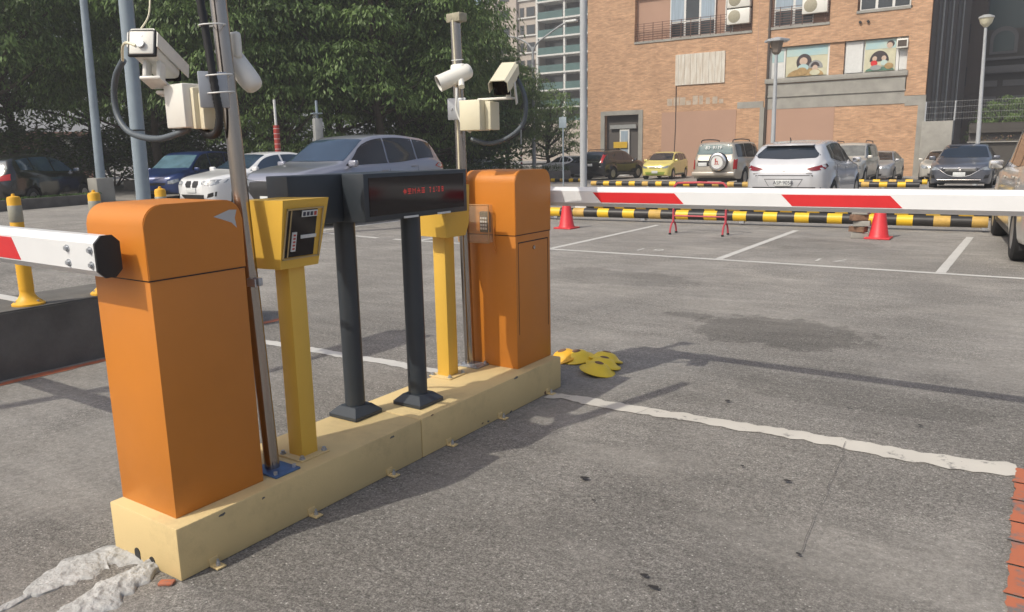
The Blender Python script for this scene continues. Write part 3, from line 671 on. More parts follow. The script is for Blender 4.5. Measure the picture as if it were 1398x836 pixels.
# right mast assembly
c2 = housing_cam('cream hooded box camera facing us from the right mast arm', (-.060, 2.13, 1.805), (-.002, 1.965, 1.722), .100, 'camcream', 'camcream', group='hooded box cameras')
b = B(); b.box((0, .08, -.065), (.02, .03, .07)); b.box((-.045, .10, -.07), (.006, .03, .12)); link('foot_bracket', b, 'camwhite', c2)
t = thing('junction_box', 'cream junction box on an arm of the right mast with a shadow across its cover', 'junction box', (-.225, 2.06, 1.515), R(6), 'junction boxes on the masts')
b = B(); b.box((0, -.02, .075), (.125, .12, .155), bev=.006); link('front_cover', b, 'camcream', t)
b = B(); b.box((.08, .02, .072), (.035, .10, .145), bev=.005); link('back_body', b, 'camcream', t)
b = B(); b.box((.10, .03, .158), (.20, .05, .012), bev=.003); link('arm', b, 'camwhite', t)
b = B(); b.box((-.125, -.0, .115), (.11, .008, .115), bev=.006, rot=R(6)); pp = link('mounting_plate', b, 'zinc', t)
for dx in (-.155, -.095): b = B(); b.cyl((dx, -.012, .115), (dx, -.003, .115), .008, seg=6); link('bolt', b, 'zinc', pp)
b = B(); b.tube(catmull([(-.105, -.03, .22), (-.10, -.04, .17), (-.105, -.04, .11), (-.085, -.035, .05), (-.06, -.03, .01), (-.03, -.02, -.01)], 8), .006, 8); link('cable', b, 'sticker', t)
ribbed([(.18, .08, .27), (.215, .075, .235), (.252, .07, .15), (.245, .07, .05), (.205, .06, -.01), (.12, .055, -.055), (.03, .05, -.07), (-.07, .05, -.045)], .0125, 'conduit', 'cable_conduit', t, 14)
bl2 = bullet('white bullet camera with black round lens on the right mast aimed left', (-.30, 2.12, 1.835), (-.415, 1.98, 1.76), .043, 'white bullet cameras', None)
b = B(); b.box((-.355, 2.08, 1.83), (.09, .05, .07), bev=.018, seg=3); b.cyl((-.335, 2.07, 1.80), (-.30, 2.03, 1.74), .016)
tag(link('camera_mount', b, 'camwhite', None), 'white mount bracket at the neck of the right bullet camera', 'camera mount')

# ------------------------------------------------------------------ mortar spill
def mound(path, wid, hgt, label, seed):
    b = B(); P = catmull([(p[0], p[1], 0) for p in path], 22); n = len(P); rows = []
    q = random.Random(seed)
    for i, p in enumerate(P):
        t_ = (P[min(i + 1, n - 1)] - P[max(i - 1, 0)]).normalized(); nn = Vector((-t_.y, t_.x, 0)); s = i / (n - 1)
        W_ = wid(s); H_ = hgt(s); row = []
        for k in range(31):
            u = k / 15 - 1; jag = 1 + .45 * noise.noise(Vector((p.x * 25, p.y * 25, u * 2 + seed)))
            pos = p + nn * (u * W_ * jag); nz = noise.noise(pos * 30 + Vector((0, 0, seed))) * .5 + noise.noise(pos * 75) * .4 + noise.noise(pos * 160) * .25
            z = H_ * max(0, 1 - abs(u) ** 2.4) * (1 + nz * .8)
            row.append(b.bm.verts.new((pos.x, pos.y, max(-.003, z - .002 if abs(u) > .98 else z + .003))))
        rows.append(row)
    for i in range(n - 1):
        for k in range(30): b.bm.faces.new((rows[i][k], rows[i + 1][k], rows[i + 1][k + 1], rows[i][k + 1]))
    tag(link('mortar_spill', b, 'plaster', ang=60), label, 'mortar', 'spilled mortar at the curb end')
mound([(-.24, .03), (-.36, -.03), (-.385, -.11), (-.38, -.22), (-.355, -.32), (-.345, -.43)], lambda s: .035 + .055 * math.sin(PI * min(1, s * 1.25)) if s < .8 else .016, lambda s: .012 * (1 - s) + .006, 'grey mortar spill running left from the curb hole', 2)
mound([(-.165, .02), (-.155, -.08), (-.14, -.20), (-.10, -.34), (-.05, -.5)], lambda s: .03 + .05 * min(1, s * 2.5), lambda s: .018 * (1 - s) + .010, 'lumpy grey mortar spill running towards the viewer from the curb hole', 4)
b = B(); b.box((-.03, -.035, .006), (.05, .03, .010), bev=.003, rot=.6); tag(link('brick_chip', b, 'redpaint'), 'small red brick chip at the near curb corner', 'brick chip')

# ------------------------------------------------------------------ left median, bollards
t = thing('raised_median', 'dark weathered concrete median with yellow bollards at the far left', 'median', (-3.2, 0, 0))
b = B(); pl = [(-3, 0), (2.75, 0), (2.9, -.25), (2.75, -.62), (-3, -.75)]
b.prism(pl, lambda a, c: (c, a, -.05), lambda a, c: (c - .01, a, .43)); link('kerb_wall', b, 'kerb', t, ang=20)
b = B(); b.prism([(-3, -.02), (2.73, -.02), (2.87, -.25), (2.73, -.60), (-3, -.73)], lambda a, c: (c, a, .4305), lambda a, c: (c, a, .442)); link('top_surface', b, 'kerbtop', t, ang=0)
b = B(); b.box((-.55, 1.15, .444), (.5, .09, .003)); link('paint_mark', b, 'linepaint', t, ang=0)
def bollard(label, x, y, z):
    t = thing('flexible_bollard', label, 'bollard', (x, y, z), group='yellow bollards along the left median')
    b = B(); b.lathe([(.10, 0), (.10, .012), (.085, .022), (.060, .045), (.046, .07), (.044, .09)] + [(.044 + (.003 if k % 2 else 0), .10 + k * .0105) for k in range(24)] + [(.041, .37), (.041, .71), (.036, .725), (.012, .732), (.010, .745), (.001, .747)], seg=28); link('body', b, 'bollard', t, ang=45)
    for z0, h in ((.395, .11), (.56, .11)):
        b = B(); b.lathe([(.0411, z0), (.0425, z0 + .002), (.0425, z0 + h - .002), (.0411, z0 + h)], seg=28); link('reflective_band', b, 'reflector', t)
    b = B()
    for k in range(3): a = k * 2.1 + .4; b.cyl((.075 * math.cos(a), .075 * math.sin(a), .02), (.075 * math.cos(a), .075 * math.sin(a), .034), .010, seg=6)
    link('bolt', b, 'zinc', t)
    return t
b0 = bollard('leftmost yellow bollard with grey bands, wholly visible above the left arm', -3.34, 1.10, .443)
clone(b0, 'middle yellow bollard, mostly hidden behind the left orange cabinet', (-3.28, 1.60, .443))
clone(b0, 'third yellow bollard, only its cap showing over the left orange cabinet', (-3.30, 2.12, .443))
del b0

# ------------------------------------------------------------------ yellow domes
dm = None
for i, (x, y, tx, ty, lab) in enumerate([(-.20, 3.10, .12, -.1, 'upright yellow plastic dome furthest back near the right cabinet'), (-.02, 3.16, -.1, .25, 'tilted yellow dome leaning over at the back right of the pile'), (.055, 2.90, .2, .0, 'yellow dome lying nearest to the camera'),
                                          (-.285, 3.07, -.2, .2, 'brownish yellow dome half hidden behind the curb corner'), (.03, 3.03, .05, -.2, 'yellow dome with brown centre lying in the middle of the pile')]):
    t = thing('road_dome', lab, 'road dome', (x, y, .012), group='yellow plastic domes by the right cabinet'); t.rotation_euler = (tx, ty, i)
    b = B(); b.lathe([(.114, 0), (.118, .006), (.113, .013), (.092, .019), (.076, .034), (.058, .050), (.032, .058), (.001, .059)], seg=32); link('shell', b, 'bollard' if i == 3 else mat('lemon plastic', (.80, .58, .04), .4, var=.1, dirt=.25), t, ang=50)
    b = B(); b.lathe([(.026, .050), (.030, .060), (.018, .065), (.001, .064)], seg=16); link('rubber_plug', b, 'oldbrick', t)

# ------------------------------------------------------------------ black and yellow pipe stops
def pipe_rail(label, p0, p1, r=.088, zc=.118, seg_len=(.24, .30), group='black and yellow pipe wheel stops', ph=0):
    p0 = Vector((*p0, 0)); p1 = Vector((*p1, 0)); d = p1 - p0; L_ = d.length
    t = thing('pipe_wheel_stop', label, 'wheel stop', p0, math.atan2(d.y, d.x), group)
    z_ = gz(p0.x, p0.y); t.location.z = z_; zc2 = zc
    s = ph; k = 0; b1, b2, b3 = B(), B(), B()
    b1.cyl((0, 0, zc), (L_, 0, zc), r, seg=20)
    link('pipe', b1, 'stripeblack', t)
    q = random.Random(int(L_ * 100))
    while s < L_ - .1:
        e = min(L_, s + seg_len[0]); b_ = B(); b_.cyl((s, 0, zc), (e, 0, zc), r + .003, seg=20)
        link('yellow_band', b_, 'stripefaded' if q.random() < .28 else 'stripeyellow', t); s += sum(seg_len)
    s = .5
    while s < L_:
        b_ = B(); b_.box((s, 0, (zc - r) / 2), (.08, .14, zc - r + .01)); link('saddle', b_, 'zinc', t); s += 1.9
    return t
pipe_rail('nearest striped pipe stop behind the red rack and the right cone', (-8.3, 12.35), (1.72, 13.02), ph=.1)
pipe_rail('striped pipe stop just behind the nearest one, mostly under the barrier arm', (-6.6, 15.15), (4.5, 15.35), ph=.2)
pipe_rail('far left striped pipe stop in front of the yellow car', (-12.1, 25.7), (-5.9, 25.7))
pipe_rail('far right striped pipe stop, front one of two beside the grey hatchback', (-4.2, 26.4), (-.75, 26.5), ph=.12)
pipe_rail('far right striped pipe stop, rear one of two beside the grey hatchback', (-4.6, 30.0), (-.9, 30.1), ph=.3)
pipe_rail('short striped pipe stop by the black van', (-18.9, 33.5), (-16.6, 33.5), ph=.3)

# ------------------------------------------------------------------ cones, rack, bricks
def cone(label, x, y):
    t = thing('traffic_cone', label, 'traffic cone', (x, y, 0), group='red traffic cones under the arm')
    b = B(); b.box((0, 0, .014), (.36, .36, .028), bev=.012, seg=2); link('base', b, 'cone', t)
    b = B(); b.lathe([(.150, .026), (.142, .05), (.135, .06), (.036, .66), (.028, .69), (.001, .692)], seg=28); link('body', b, 'cone', t, ang=40)
    return t
c0 = cone('red traffic cone close to the right orange cabinet', -4.78, 10.95)
cone('wider red cone beside the broken bricks under the long arm', .38, 11.45).scale = (1.0, 1.0, 1.0)
t = thing('brick_pile', 'stack of broken brown bricks tied against the right cone', 'brick pile', (.12, 11.40, 0), group=None)
q = random.Random(3)
for k, (dx, dy, z, a) in enumerate([(0, 0, .045, .2), (-.03, .02, .135, -.3), (.02, 0, .225, .1), (-.02, -.02, .315, .5), (.0, .01, .405, -.2)]):
    b = B(); b.box((dx, dy, z), (.24, .13, .085), rot=a, bev=.008)
    for v in b.bm.verts: v.co += Vector((q.uniform(-.006, .006),) * 3)
    link('brick', b, 'oldbrick' if k % 2 else 'concrete', t)
t = thing('barrier_rack', 'red tubular barrier rack on U shaped feet standing in an empty stall', 'barrier rack', (-2.25, 10.9, 0), R(2))
b = B(); b.tube([(-.44, 0, .20)] + [(-.44, 0, .72), (-.43, 0, .79), (-.38, 0, .84), (0, 0, .85), (.38, 0, .84), (.43, 0, .79), (.44, 0, .72), (.44, 0, .20)], .019, 10); link('hoop', b, 'rackred', t, ang=50)
b = B(); b.tube([(-.44, 0, .30), (.44, 0, .30)], .014, 8); b.tube([(-.44, 0, .71), (.44, 0, .71)], .012, 8); link('crossbar', b, 'rackred', t)
for x in (-.44, .44):
    b = B(); b.tube([(x, .15 * math.cos(a), max(.015, .20 * math.sin(a))) for a in [k * PI / 14 for k in range(15)]], .016, 8); link('foot', b, 'rackred', t)
    b = B(); b.cyl((x, .15, 0), (x, .15, .03), .022); b.cyl((x, -.15, 0), (x, -.15, .03), .022); link('rubber_foot', b, 'rubber', t)

# ------------------------------------------------------------------ poles and lamps
def simple_pole(label, x, y, h, r0, r1, m='greypole', lean=(0, 0), cat='pole', name='steel_pole', bands=(), base=None, group=None, top_parts=None):
    t = thing(name, label, cat, (x, y, gz(x, y)), group=group)
    b = B(); b.tube([(0, 0, 0), (lean[0] * .5, lean[1] * .5, h * .5), (lean[0], lean[1], h)], [r0, (r0 + r1) / 2, r1], 20); link('pole', b, m, t)
    for z in bands:
        b = B(); f = z / h; b.cyl((lean[0] * f, lean[1] * f, z), (lean[0] * f, lean[1] * f, z + .02), r0 * 1.06); link('band', b, 'black', t)
    if base:
        b = B(); b.box((0, 0, base[2] / 2), base, bev=.03); link('base_block', b, base_m, t)
    return t
base_m = 'concrete'
simple_pole('thick grey blue pole behind the left orange cabinet, with black tape bands', -9.16, 5.45, 9, .105, .095, lean=(.22, .08), bands=(1.75, 3.9), cat='lamp post')
simple_pole('thinner grey pole with a concrete foot left of the thick pole', -21.9, 11.7, 12, .14, .07, base=(.55, .55, .75), lean=(.35, .12), cat='lamp post')
base_m = 'camwhite'
simple_pole('tall pale steel pole with a white foot behind the right orange cabinet', -6.8, 15.3, 12, .085, .08, 'lampgrey', base=(.32, .32, .16), cat='lamp post')
base_m = 'concrete'
def post_lamp(label, x, y, h, head, lean=0):
    t = thing('street_lamp', label, 'street lamp', (x, y, gz(x, y)), group='lamp posts in the car park')
    b = B(); b.tube([(0, 0, 0), (lean / 2, 0, h / 2), (lean, 0, h)], [.085, .07, .05], 16); link('pole', b, 'lampgrey', t)
    if head == 'box':
        b = B(); b.lathe([(.07, h - .02), (.14, h + .05), (.21, h + .36), (.22, h + .38), (.001, h + .38)], c=(lean, 0, 0), seg=6); link('lamp_shade', b, mat('smoky lamp glass', (.22, .18, .15), .4), t, ang=20)
        b = B(); b.lathe([(.40, h + .38), (.40, h + .44), (.06, h + .52), (.001, h + .52)], c=(lean, 0, 0), seg=6); link('lamp_cap', b, 'lampgrey', t, ang=20)
    else:
        b = B(); b.lathe([(.06, h - .02), (.19, h + .12), (.24, h + .30), (.001, h + .31)], c=(lean, 0, 0), seg=20); link('lamp_shade', b, 'camcream', t, ang=50)
        b = B(); b.lathe([(.27, h + .30), (.25, h + .36), (.12, h + .42), (.001, h + .43)], c=(lean, 0, 0), seg=20); link('lamp_cap', b, 'greybox', t, ang=50)
    return t
post_lamp('lamp post with flat square lantern in front of the murals', -5.05, 25.2, 4.35, 'box', -.03)
post_lamp('lamp post with round drum lantern in front of the dark alley', .42, 33.0, 5.75, 'drum', -.15)
t = thing('street_lamp', 'tall double arm street lamp in front of the far tower', 'street lamp', (-23.3, 39.3, gz(-23, 39)), group='lamp posts in the car park')
b = B(); b.tube([(0, 0, 0), (0, 0, 4), (0, 0, 7.8)], [.13, .10, .075], 14); link('pole', b, 'lampgrey', t)
for s in (-1, 1):
    b = B(); b.tube(catmull([(0, 0, 7.55), (s * .35, 0, 8.0), (s * 1.0, 0, 8.35), (s * 1.9, 0, 8.6 + (.2 if s > 0 else 0)), (s * 2.4, 0, 8.68 + (.25 if s > 0 else 0))], 5), .05, 10); a = link('arm', b, 'lampgrey', t)
    b = B(); b.box((s * 2.65, 0, 8.70 + (.27 if s > 0 else 0)), (.75, .28, .16), bev=.06, seg=3); link('lamp_head', b, 'greybox' if s < 0 else 'sticker', a)
t = thing('sign_post', 'thin grey post with a small grey plate before the building entrance', 'sign post', (-13.55, 26.0, 0))
b = B(); b.cyl((0, 0, 0), (0, 0, 2.75), .03, seg=10); link('post', b, 'greypole', t)
b = B(); b.box((0, -.035, 2.5), (.34, .012, .42), bev=.01, rot=0); link('sign_plate', b, 'greypole', t)
t = thing('marker_post', 'thin white post with red chequered sleeve behind the grey crossover', 'marker post', (-19.4, 16.6, .08))
b = B(); b.cyl((0, 0, 0), (0, 0, 3.2), .045, seg=12); link('post', b, 'sticker', t)
b = B(); b.cyl((0, 0, 1.45), (0, 0, 2.35), .10, seg=12); sv = link('sleeve', b, 'redbanner', t)
b = B()
for k in range(5): b.cyl((0, 0, 1.55 + k * .17), (0, 0, 1.565 + k * .17), .104, seg=12)
link('white_ring', b, 'sticker', sv)
t = thing('utility_cabinet', 'grey metal cabinet on a post at the edge of the trees', 'utility cabinet', (-16.7, 16.0, .09), R(-30))
b = B(); b.box((0, 0, 2.0), (.36, .25, .9), bev=.02); link('cabinet_body', b, 'greybox', t)
b = B(); b.box((.02, -.02, 2.6), (.42, .30, .03), bev=.005); b.cyl((0, 0, 0), (0, 0, 3.0), .04); link('post', b, 'greypole', t)
t = thing('marker_post', 'white post with a striped red foot by the far planter', 'marker post', (-22.6, 36.8, gz(-22, 37)))
b = B(); b.cyl((0, 0, 0), (0, 0, 3.6), .045, seg=10); link('post', b, 'sticker', t)
b = B()
for k in range(4): b.cyl((0, 0, .75 + k * .22), (0, 0, .86 + k * .22), .06, seg=10)
link('red_band', b, 'redbanner', t)

t = thing('unseen_shadow_sign', 'unseen grey sign arm and pole on the left median, added to cast a shadow', 'shadow caster', (-3.42, -1.75, .44))  # out-of-view sign added to drop a dark band on the left lane
b = B(); b.tube([(0, 0, 0), (0, 0, 1.4), (0, 0, 2.95)], .055, 14); link('pole', b, 'greypole', t)
b = B(); b.tube([(0, 0, 2.75), (.62, .75, 2.75), (.62, 2.4, 2.75)], .04, 12); link('arm', b, 'greypole', t)
b = B(); b.box((.72, 1.85, 2.72), (.42, .75, .08), bev=.01); link('shadow_panel', b, 'greybox', t)

# ------------------------------------------------------------------ cars
def pchip(pts):
    n = len(pts); xs = [p[0] for p in pts]; ys = [p[1] for p in pts]
    d = [(ys[i + 1] - ys[i]) / (xs[i + 1] - xs[i]) for i in range(n - 1)]
    m = [d[0]] + [0 if d[i - 1] * d[i] <= 0 else 2 * d[i - 1] * d[i] / (d[i - 1] + d[i]) for i in range(1, n - 1)] + [d[-1]]
    def f(x):
        if x <= xs[0]: return ys[0]
        if x >= xs[-1]: return ys[-1]
        i = max(j for j in range(n - 1) if xs[j] <= x); h = xs[i + 1] - xs[i]; t = (x - xs[i]) / h
        return (2 * t**3 - 3 * t**2 + 1) * ys[i] + (t**3 - 2 * t**2 + t) * h * m[i] + (-2 * t**3 + 3 * t**2) * ys[i + 1] + (t**3 - t**2) * h * m[i + 1]
    return f
PLAN = [(0, .50), (.008, .66), (.02, .78), (.045, .88), (.10, .955), (.2, .99), (.4, 1), (.8, .995), (.92, .96), (.97, .89), (.99, .78), (1, .62)]
TYPES = {
 'suv': dict(L=4.64, W=1.84, wb=(.205, .775), wr=.36, roofw=.665, sill=.25,
   top=[(0, .72), (.012, .88), (.04, .98), (.12, 1.06), (.235, 1.13), (.26, 1.16), (.42, 1.60), (.5, 1.675), (.62, 1.70), (.82, 1.64), (.88, 1.59), (.955, 1.20), (.975, 1.06), (.99, .96), (1, .78)],
   belt=[(0, .66), (.02, .80), (.06, .90), (.25, 1.04), (.6, 1.08), (.85, 1.16), (.95, 1.10), (1, .74)]),
 'xover': dict(L=4.27, W=1.765, wb=(.205, .80), wr=.345, roofw=.64, sill=.24,
   top=[(0, .66), (.012, .80), (.05, .90), (.22, 1.03), (.27, 1.08), (.43, 1.45), (.52, 1.53), (.64, 1.535), (.82, 1.48), (.885, 1.43), (.95, 1.16), (.962, 1.10), (.975, 1.03), (.99, .93), (1, .80)],
   belt=[(0, .62), (.02, .74), (.06, .84), (.25, .98), (.6, 1.02), (.85, 1.09), (.93, 1.08), (.97, .98), (1, .76)]),
 'boxy': dict(L=4.5, W=1.75, wb=(.19, .78), wr=.35, roofw=.68, sill=.30,
   top=[(0, .74), (.012, .92), (.04, .99), (.24, 1.08), (.275, 1.13), (.385, 1.56), (.43, 1.63), (.55, 1.66), (.9, 1.63), (.945, 1.58), (.97, 1.25), (.98, 1.05), (.99, .98), (1, .88)],
   belt=[(0, .70), (.02, .84), (.06, .92), (.25, 1.02), (.6, 1.04), (.9, 1.06), (.97, 1.04), (1, .84)]),
 'sedan': dict(L=4.55, W=1.78, wb=(.20, .79), wr=.315, roofw=.60, sill=.20,
   top=[(0, .60), (.012, .72), (.04, .80), (.20, .93), (.26, .99), (.42, 1.37), (.50, 1.43), (.60, 1.44), (.70, 1.38), (.84, 1.12), (.88, 1.09), (.965, 1.05), (.985, .98), (1, .80)],
   belt=[(0, .55), (.02, .66), (.06, .75), (.25, .91), (.6, .96), (.85, 1.02), (.95, 1.0), (1, .76)]),
 'hatch': dict(L=4.1, W=1.70, wb=(.19, .80), wr=.30, roofw=.64, sill=.20,
   top=[(0, .60), (.015, .76), (.05, .84), (.18, .97), (.23, 1.03), (.42, 1.44), (.54, 1.50), (.70, 1.49), (.87, 1.42), (.915, 1.35), (.965, 1.05), (.985, .92), (1, .74)],
   belt=[(0, .56), (.02, .70), (.06, .79), (.23, .95), (.6, .99), (.88, 1.04), (.95, 1.0), (1, .70)]),
 'van': dict(L=4.75, W=1.80, wb=(.185, .80), wr=.335, roofw=.68, sill=.24,
   top=[(0, .66), (.012, .82), (.04, .92), (.14, 1.05), (.19, 1.12), (.36, 1.60), (.44, 1.70), (.6, 1.74), (.88, 1.69), (.935, 1.62), (.975, 1.15), (.985, 1.0), (1, .80)],
   belt=[(0, .62), (.02, .76), (.06, .86), (.2, 1.0), (.6, 1.05), (.9, 1.10), (.96, 1.06), (1, .76)]),
}
_body = {}
def car_shape(kind):
    if kind in _body: return _body[kind]
    T = TYPES[kind]; L_, W_ = T['L'], T['W']; top = pchip(T['top']); belt = pchip(T['belt']); plan = pchip(PLAN)
    sill = T['sill']; bot = pchip([(0, sill + .20), (.015, sill + .06), (.06, sill), (.5, sill), (.93, sill + .02), (.985, sill + .10), (1, sill + .24)])
    wr = T['wr']; ar = wr + .045
    S = sorted(set([0, .004, .008, .014, .02, .03, .045, .06, .08, 1, .996, .99, .985, .978, .97, .96, .95, .94, .93, .92] + [k / 60 for k in range(5, 56)] +
                   [T['wb'][i] + ar / L_ * math.cos(a) for i in (0, 1) for a in [k * PI / 18 for k in range(19)]] + [T['wb'][i] + s_ * (ar + .002) / L_ for i in (0, 1) for s_ in (-1, 1)]))
    bm = bmesh.new(); rows = []
    for s in S:
        y = L_ / 2 - s * L_; zt = top(s); zbt = min(belt(s), zt - .015); w_ = plan(s) * W_ / 2; zb = bot(s)
        za = zb
        for c in T['wb']:
            dx = (s - c) * L_
            if abs(dx) < ar: za = max(za, wr + math.sqrt(max(0, ar * ar - dx * dx)))
        za = min(za, zbt - .10)
        cab = min(1, max(0, (zt - zbt) / .45)); wr_ = w_ * (.86 * (1 - cab) + T['roofw'] / .86 * .86 * cab * 1.14)
        zm = max(zb + .32, min(zbt - .12, .62)); zm = max(zm, za + .03)
        flare = 0
        for c in T['wb']: flare = max(flare, math.exp(-(((s - c) * L_) / (ar * 1.05)) ** 4) * .022)
        pts = [(0, za), (w_ * .70, za), (w_ * .955 + flare * .7, za), (w_ * .975 + flare, za + .02 if za > zb + .01 else za + .05)]
        pts += [(w_ * (1.0) + flare * .8, za + (zm - za) * .55), (w_ * 1.0 + flare * .3, zm), (w_ * .985, (zm + zbt) / 2), (w_ * .972, zbt - .03), (w_ * .945, zbt)]
        for t in (.2, .45, .7, .88):
            pts.append((w_ * .925 + (wr_ - w_ * .925) * (t ** 1.15), zbt + (zt - .05 * cab - .006 - zbt) * t))
        pts += [(wr_ * .955, zt - (.05 * cab + .004) * .72), (wr_ * .86, zt - (.05 * cab + .004) * .38), (wr_ * .6, zt - .010 * (cab + .4)), (wr_ * .3, zt - .003), (0, zt)]
        rows.append([(p[0], y, p[1]) for p in pts])
    n = len(rows[0]); VR = [[bm.verts.new(p) for p in r] for r in rows]
    VL = [[(VR[i][j] if (j == 0 or j == n - 1) else bm.verts.new((-rows[i][j][0], rows[i][j][1], rows[i][j][2]))) for j in range(n)] for i in range(len(rows))]
    for i in range(len(rows) - 1):
        for j in range(n - 1):
            bm.faces.new((VR[i][j], VR[i][j + 1], VR[i + 1][j + 1], VR[i + 1][j])); bm.faces.new((VL[i][j], VL[i + 1][j], VL[i + 1][j + 1], VL[i][j + 1]))
    bm.faces.new([VR[0][j] for j in range(n)] + [VL[0][j] for j in range(n - 2, 0, -1)])
    bm.faces.new([VR[-1][j] for j in range(n)] + [VL[-1][j] for j in range(n - 2, 0, -1)])
    bmesh.ops.remove_doubles(bm, verts=bm.verts, dist=.0005)
    bmesh.ops.recalc_face_normals(bm, faces=bm.faces)
    me = bpy.data.meshes.new(kind + '_body'); bm.to_mesh(me); me.shade_smooth(); me.set_sharp_from_angle(angle=R(48))
    bvh = BVHTree.FromBMesh(bm); bm.free()
    _body[kind] = (me, bvh, T, top, belt); return _body[kind]
def decal(name, kind, poly, view, m, parent, off=.006, cuts=5, side=1, refl=True):
    """flat outline thrown onto the bodywork. view: side (y,z), front/rear (x,z), top (x,y)"""
    me, bvh, T, top, belt = _body[kind]; bm = bmesh.new()
    f = bm.faces.new([bm.verts.new((p[0], p[1], 0)) for p in poly]); bmesh.ops.triangulate(bm, faces=[f])
    for _ in range(6):
        es = [e for e in bm.edges if e.calc_length() > .11]
        if not es: break
        bmesh.ops.subdivide_edges(bm, edges=es, cuts=1); bmesh.ops.triangulate(bm, faces=bm.faces)
    for v in bm.verts:
        a, c = v.co.x, v.co.y
        if view == 'side': o, d = Vector((side * 3, a, c)), Vector((-side, 0, 0))
        elif view == 'front': o, d = Vector((a, 5, c)), Vector((0, -1, 0))
        elif view == 'rear': o, d = Vector((a, -5, c)), Vector((0, 1, 0))
        else: o, d = Vector((a, c, 4)), Vector((0, 0, -1))
        h = bvh.ray_cast(o, d)
        if h[0] is None: h = bvh.find_nearest(o + d * (o.length * .6)) if view != 'side' else bvh.find_nearest(Vector((side * .8, a, c)))
        nn = h[1] if h[1].dot(d) < 0 else -h[1]; v.co = h[0] + (nn * .6 - d * .4) * off
    bmesh.ops.recalc_face_normals(bm, faces=bm.faces)
    # orient outward
    c0 = Vector((0, 0, .8))
    if sum((f.calc_center_median() - c0).dot(f.normal) * f.calc_area() for f in bm.faces) < 0: bmesh.ops.reverse_faces(bm, faces=bm.faces)
    me2 = bpy.data.meshes.new(name); bm.to_mesh(me2); bm.free(); me2.materials.append(M[m] if isinstance(m, str) else m); me2.shade_smooth()
    o = bpy.data.objects.new(name, me2); COL.objects.link(o); o.parent = parent; return o
def on_body(kind, view, a, c, side=1):
    me, bvh, T, top, belt = _body[kind]
    if view == 'side': o, d = Vector((side * 3, a, c)), Vector((-side, 0, 0))
    elif view == 'front': o, d = Vector((a, 5, c)), Vector((0, -1, 0))
    elif view == 'rear': o, d = Vector((a, -5, c)), Vector((0, 1, 0))
    else: o, d = Vector((a, c, 4)), Vector((0, 0, -1))
    return bvh.ray_cast(o, d)[0] or o
_wheel = {}
def wheel_mesh(r, spokes):
    k = (r, spokes)
    if k in _wheel: return _wheel[k]
    w_ = .105; b = B()
    b.lathe([(r * .60, -w_), (r * .90, -w_), (r * .98, -w_ * .8), (r, -w_ * .4), (r, w_ * .4), (r * .98, w_ * .8), (r * .90, w_), (r * .60, w_), (r * .58, w_ * .6), (r * .58, -w_ * .6)], axis='X', seg=40)
    bmesh.ops.recalc_face_normals(b.bm, faces=b.bm.faces); tm = bpy.data.meshes.new('tyre'); b.bm.to_mesh(tm); tm.materials.append(M['rubber']); tm.shade_smooth(); tm.set_sharp_from_angle(angle=R(40))
    b = B(); b.lathe([(r * .60, w_ * .95), (r * .63, w_ * .98), (r * .62, w_ * .85), (r * .54, w_ * .4), (r * .54, -w_ * .5), (r * .60, -w_ * .5)], axis='X', seg=32)
    for i in range(spokes):
        a = 2 * PI * i / spokes; c, s = math.cos(a), math.sin(a)
        pl = [(-.045, .03), (.045, .03), (.026, r * .60), (-.026, r * .60)]
        b.prism(pl, lambda p, q_: (w_ * .45, p * c - q_ * s, p * s + q_ * c), lambda p, q_: (w_ * .80, p * c - q_ * s, p * s + q_ * c))
    b.cyl((w_ * .3, 0, 0), (w_ * .86, 0, 0), .055, seg=16)
    bmesh.ops.recalc_face_normals(b.bm, faces=b.bm.faces); rm = bpy.data.meshes.new('rim'); b.bm.to_mesh(rm); rm.materials.append(M['rim']); rm.shade_smooth(); rm.set_sharp_from_angle(angle=R(30))
    _wheel[k] = (tm, rm); return _wheel[k]
def text(body, size, m, parent, loc, rot, name='plate_lettering', ext=.002):
    cu = bpy.data.curves.new(name, 'FONT'); cu.body = body; cu.size = size; cu.align_x = 'CENTER'; cu.align_y = 'CENTER'; cu.extrude = ext
    o = bpy.data.objects.new(name, cu); COL.objects.link(o); dg = bpy.context.evaluated_depsgraph_get(); dg.update()
    me = bpy.data.meshes.new_from_object(o.evaluated_get(dg)); bpy.data.objects.remove(o)
    me.materials.clear(); me.materials.append(M[m]); o = bpy.data.objects.new(name, me); COL.objects.link(o)
    o.location = loc; o.rotation_euler = rot; o.parent = parent; return o
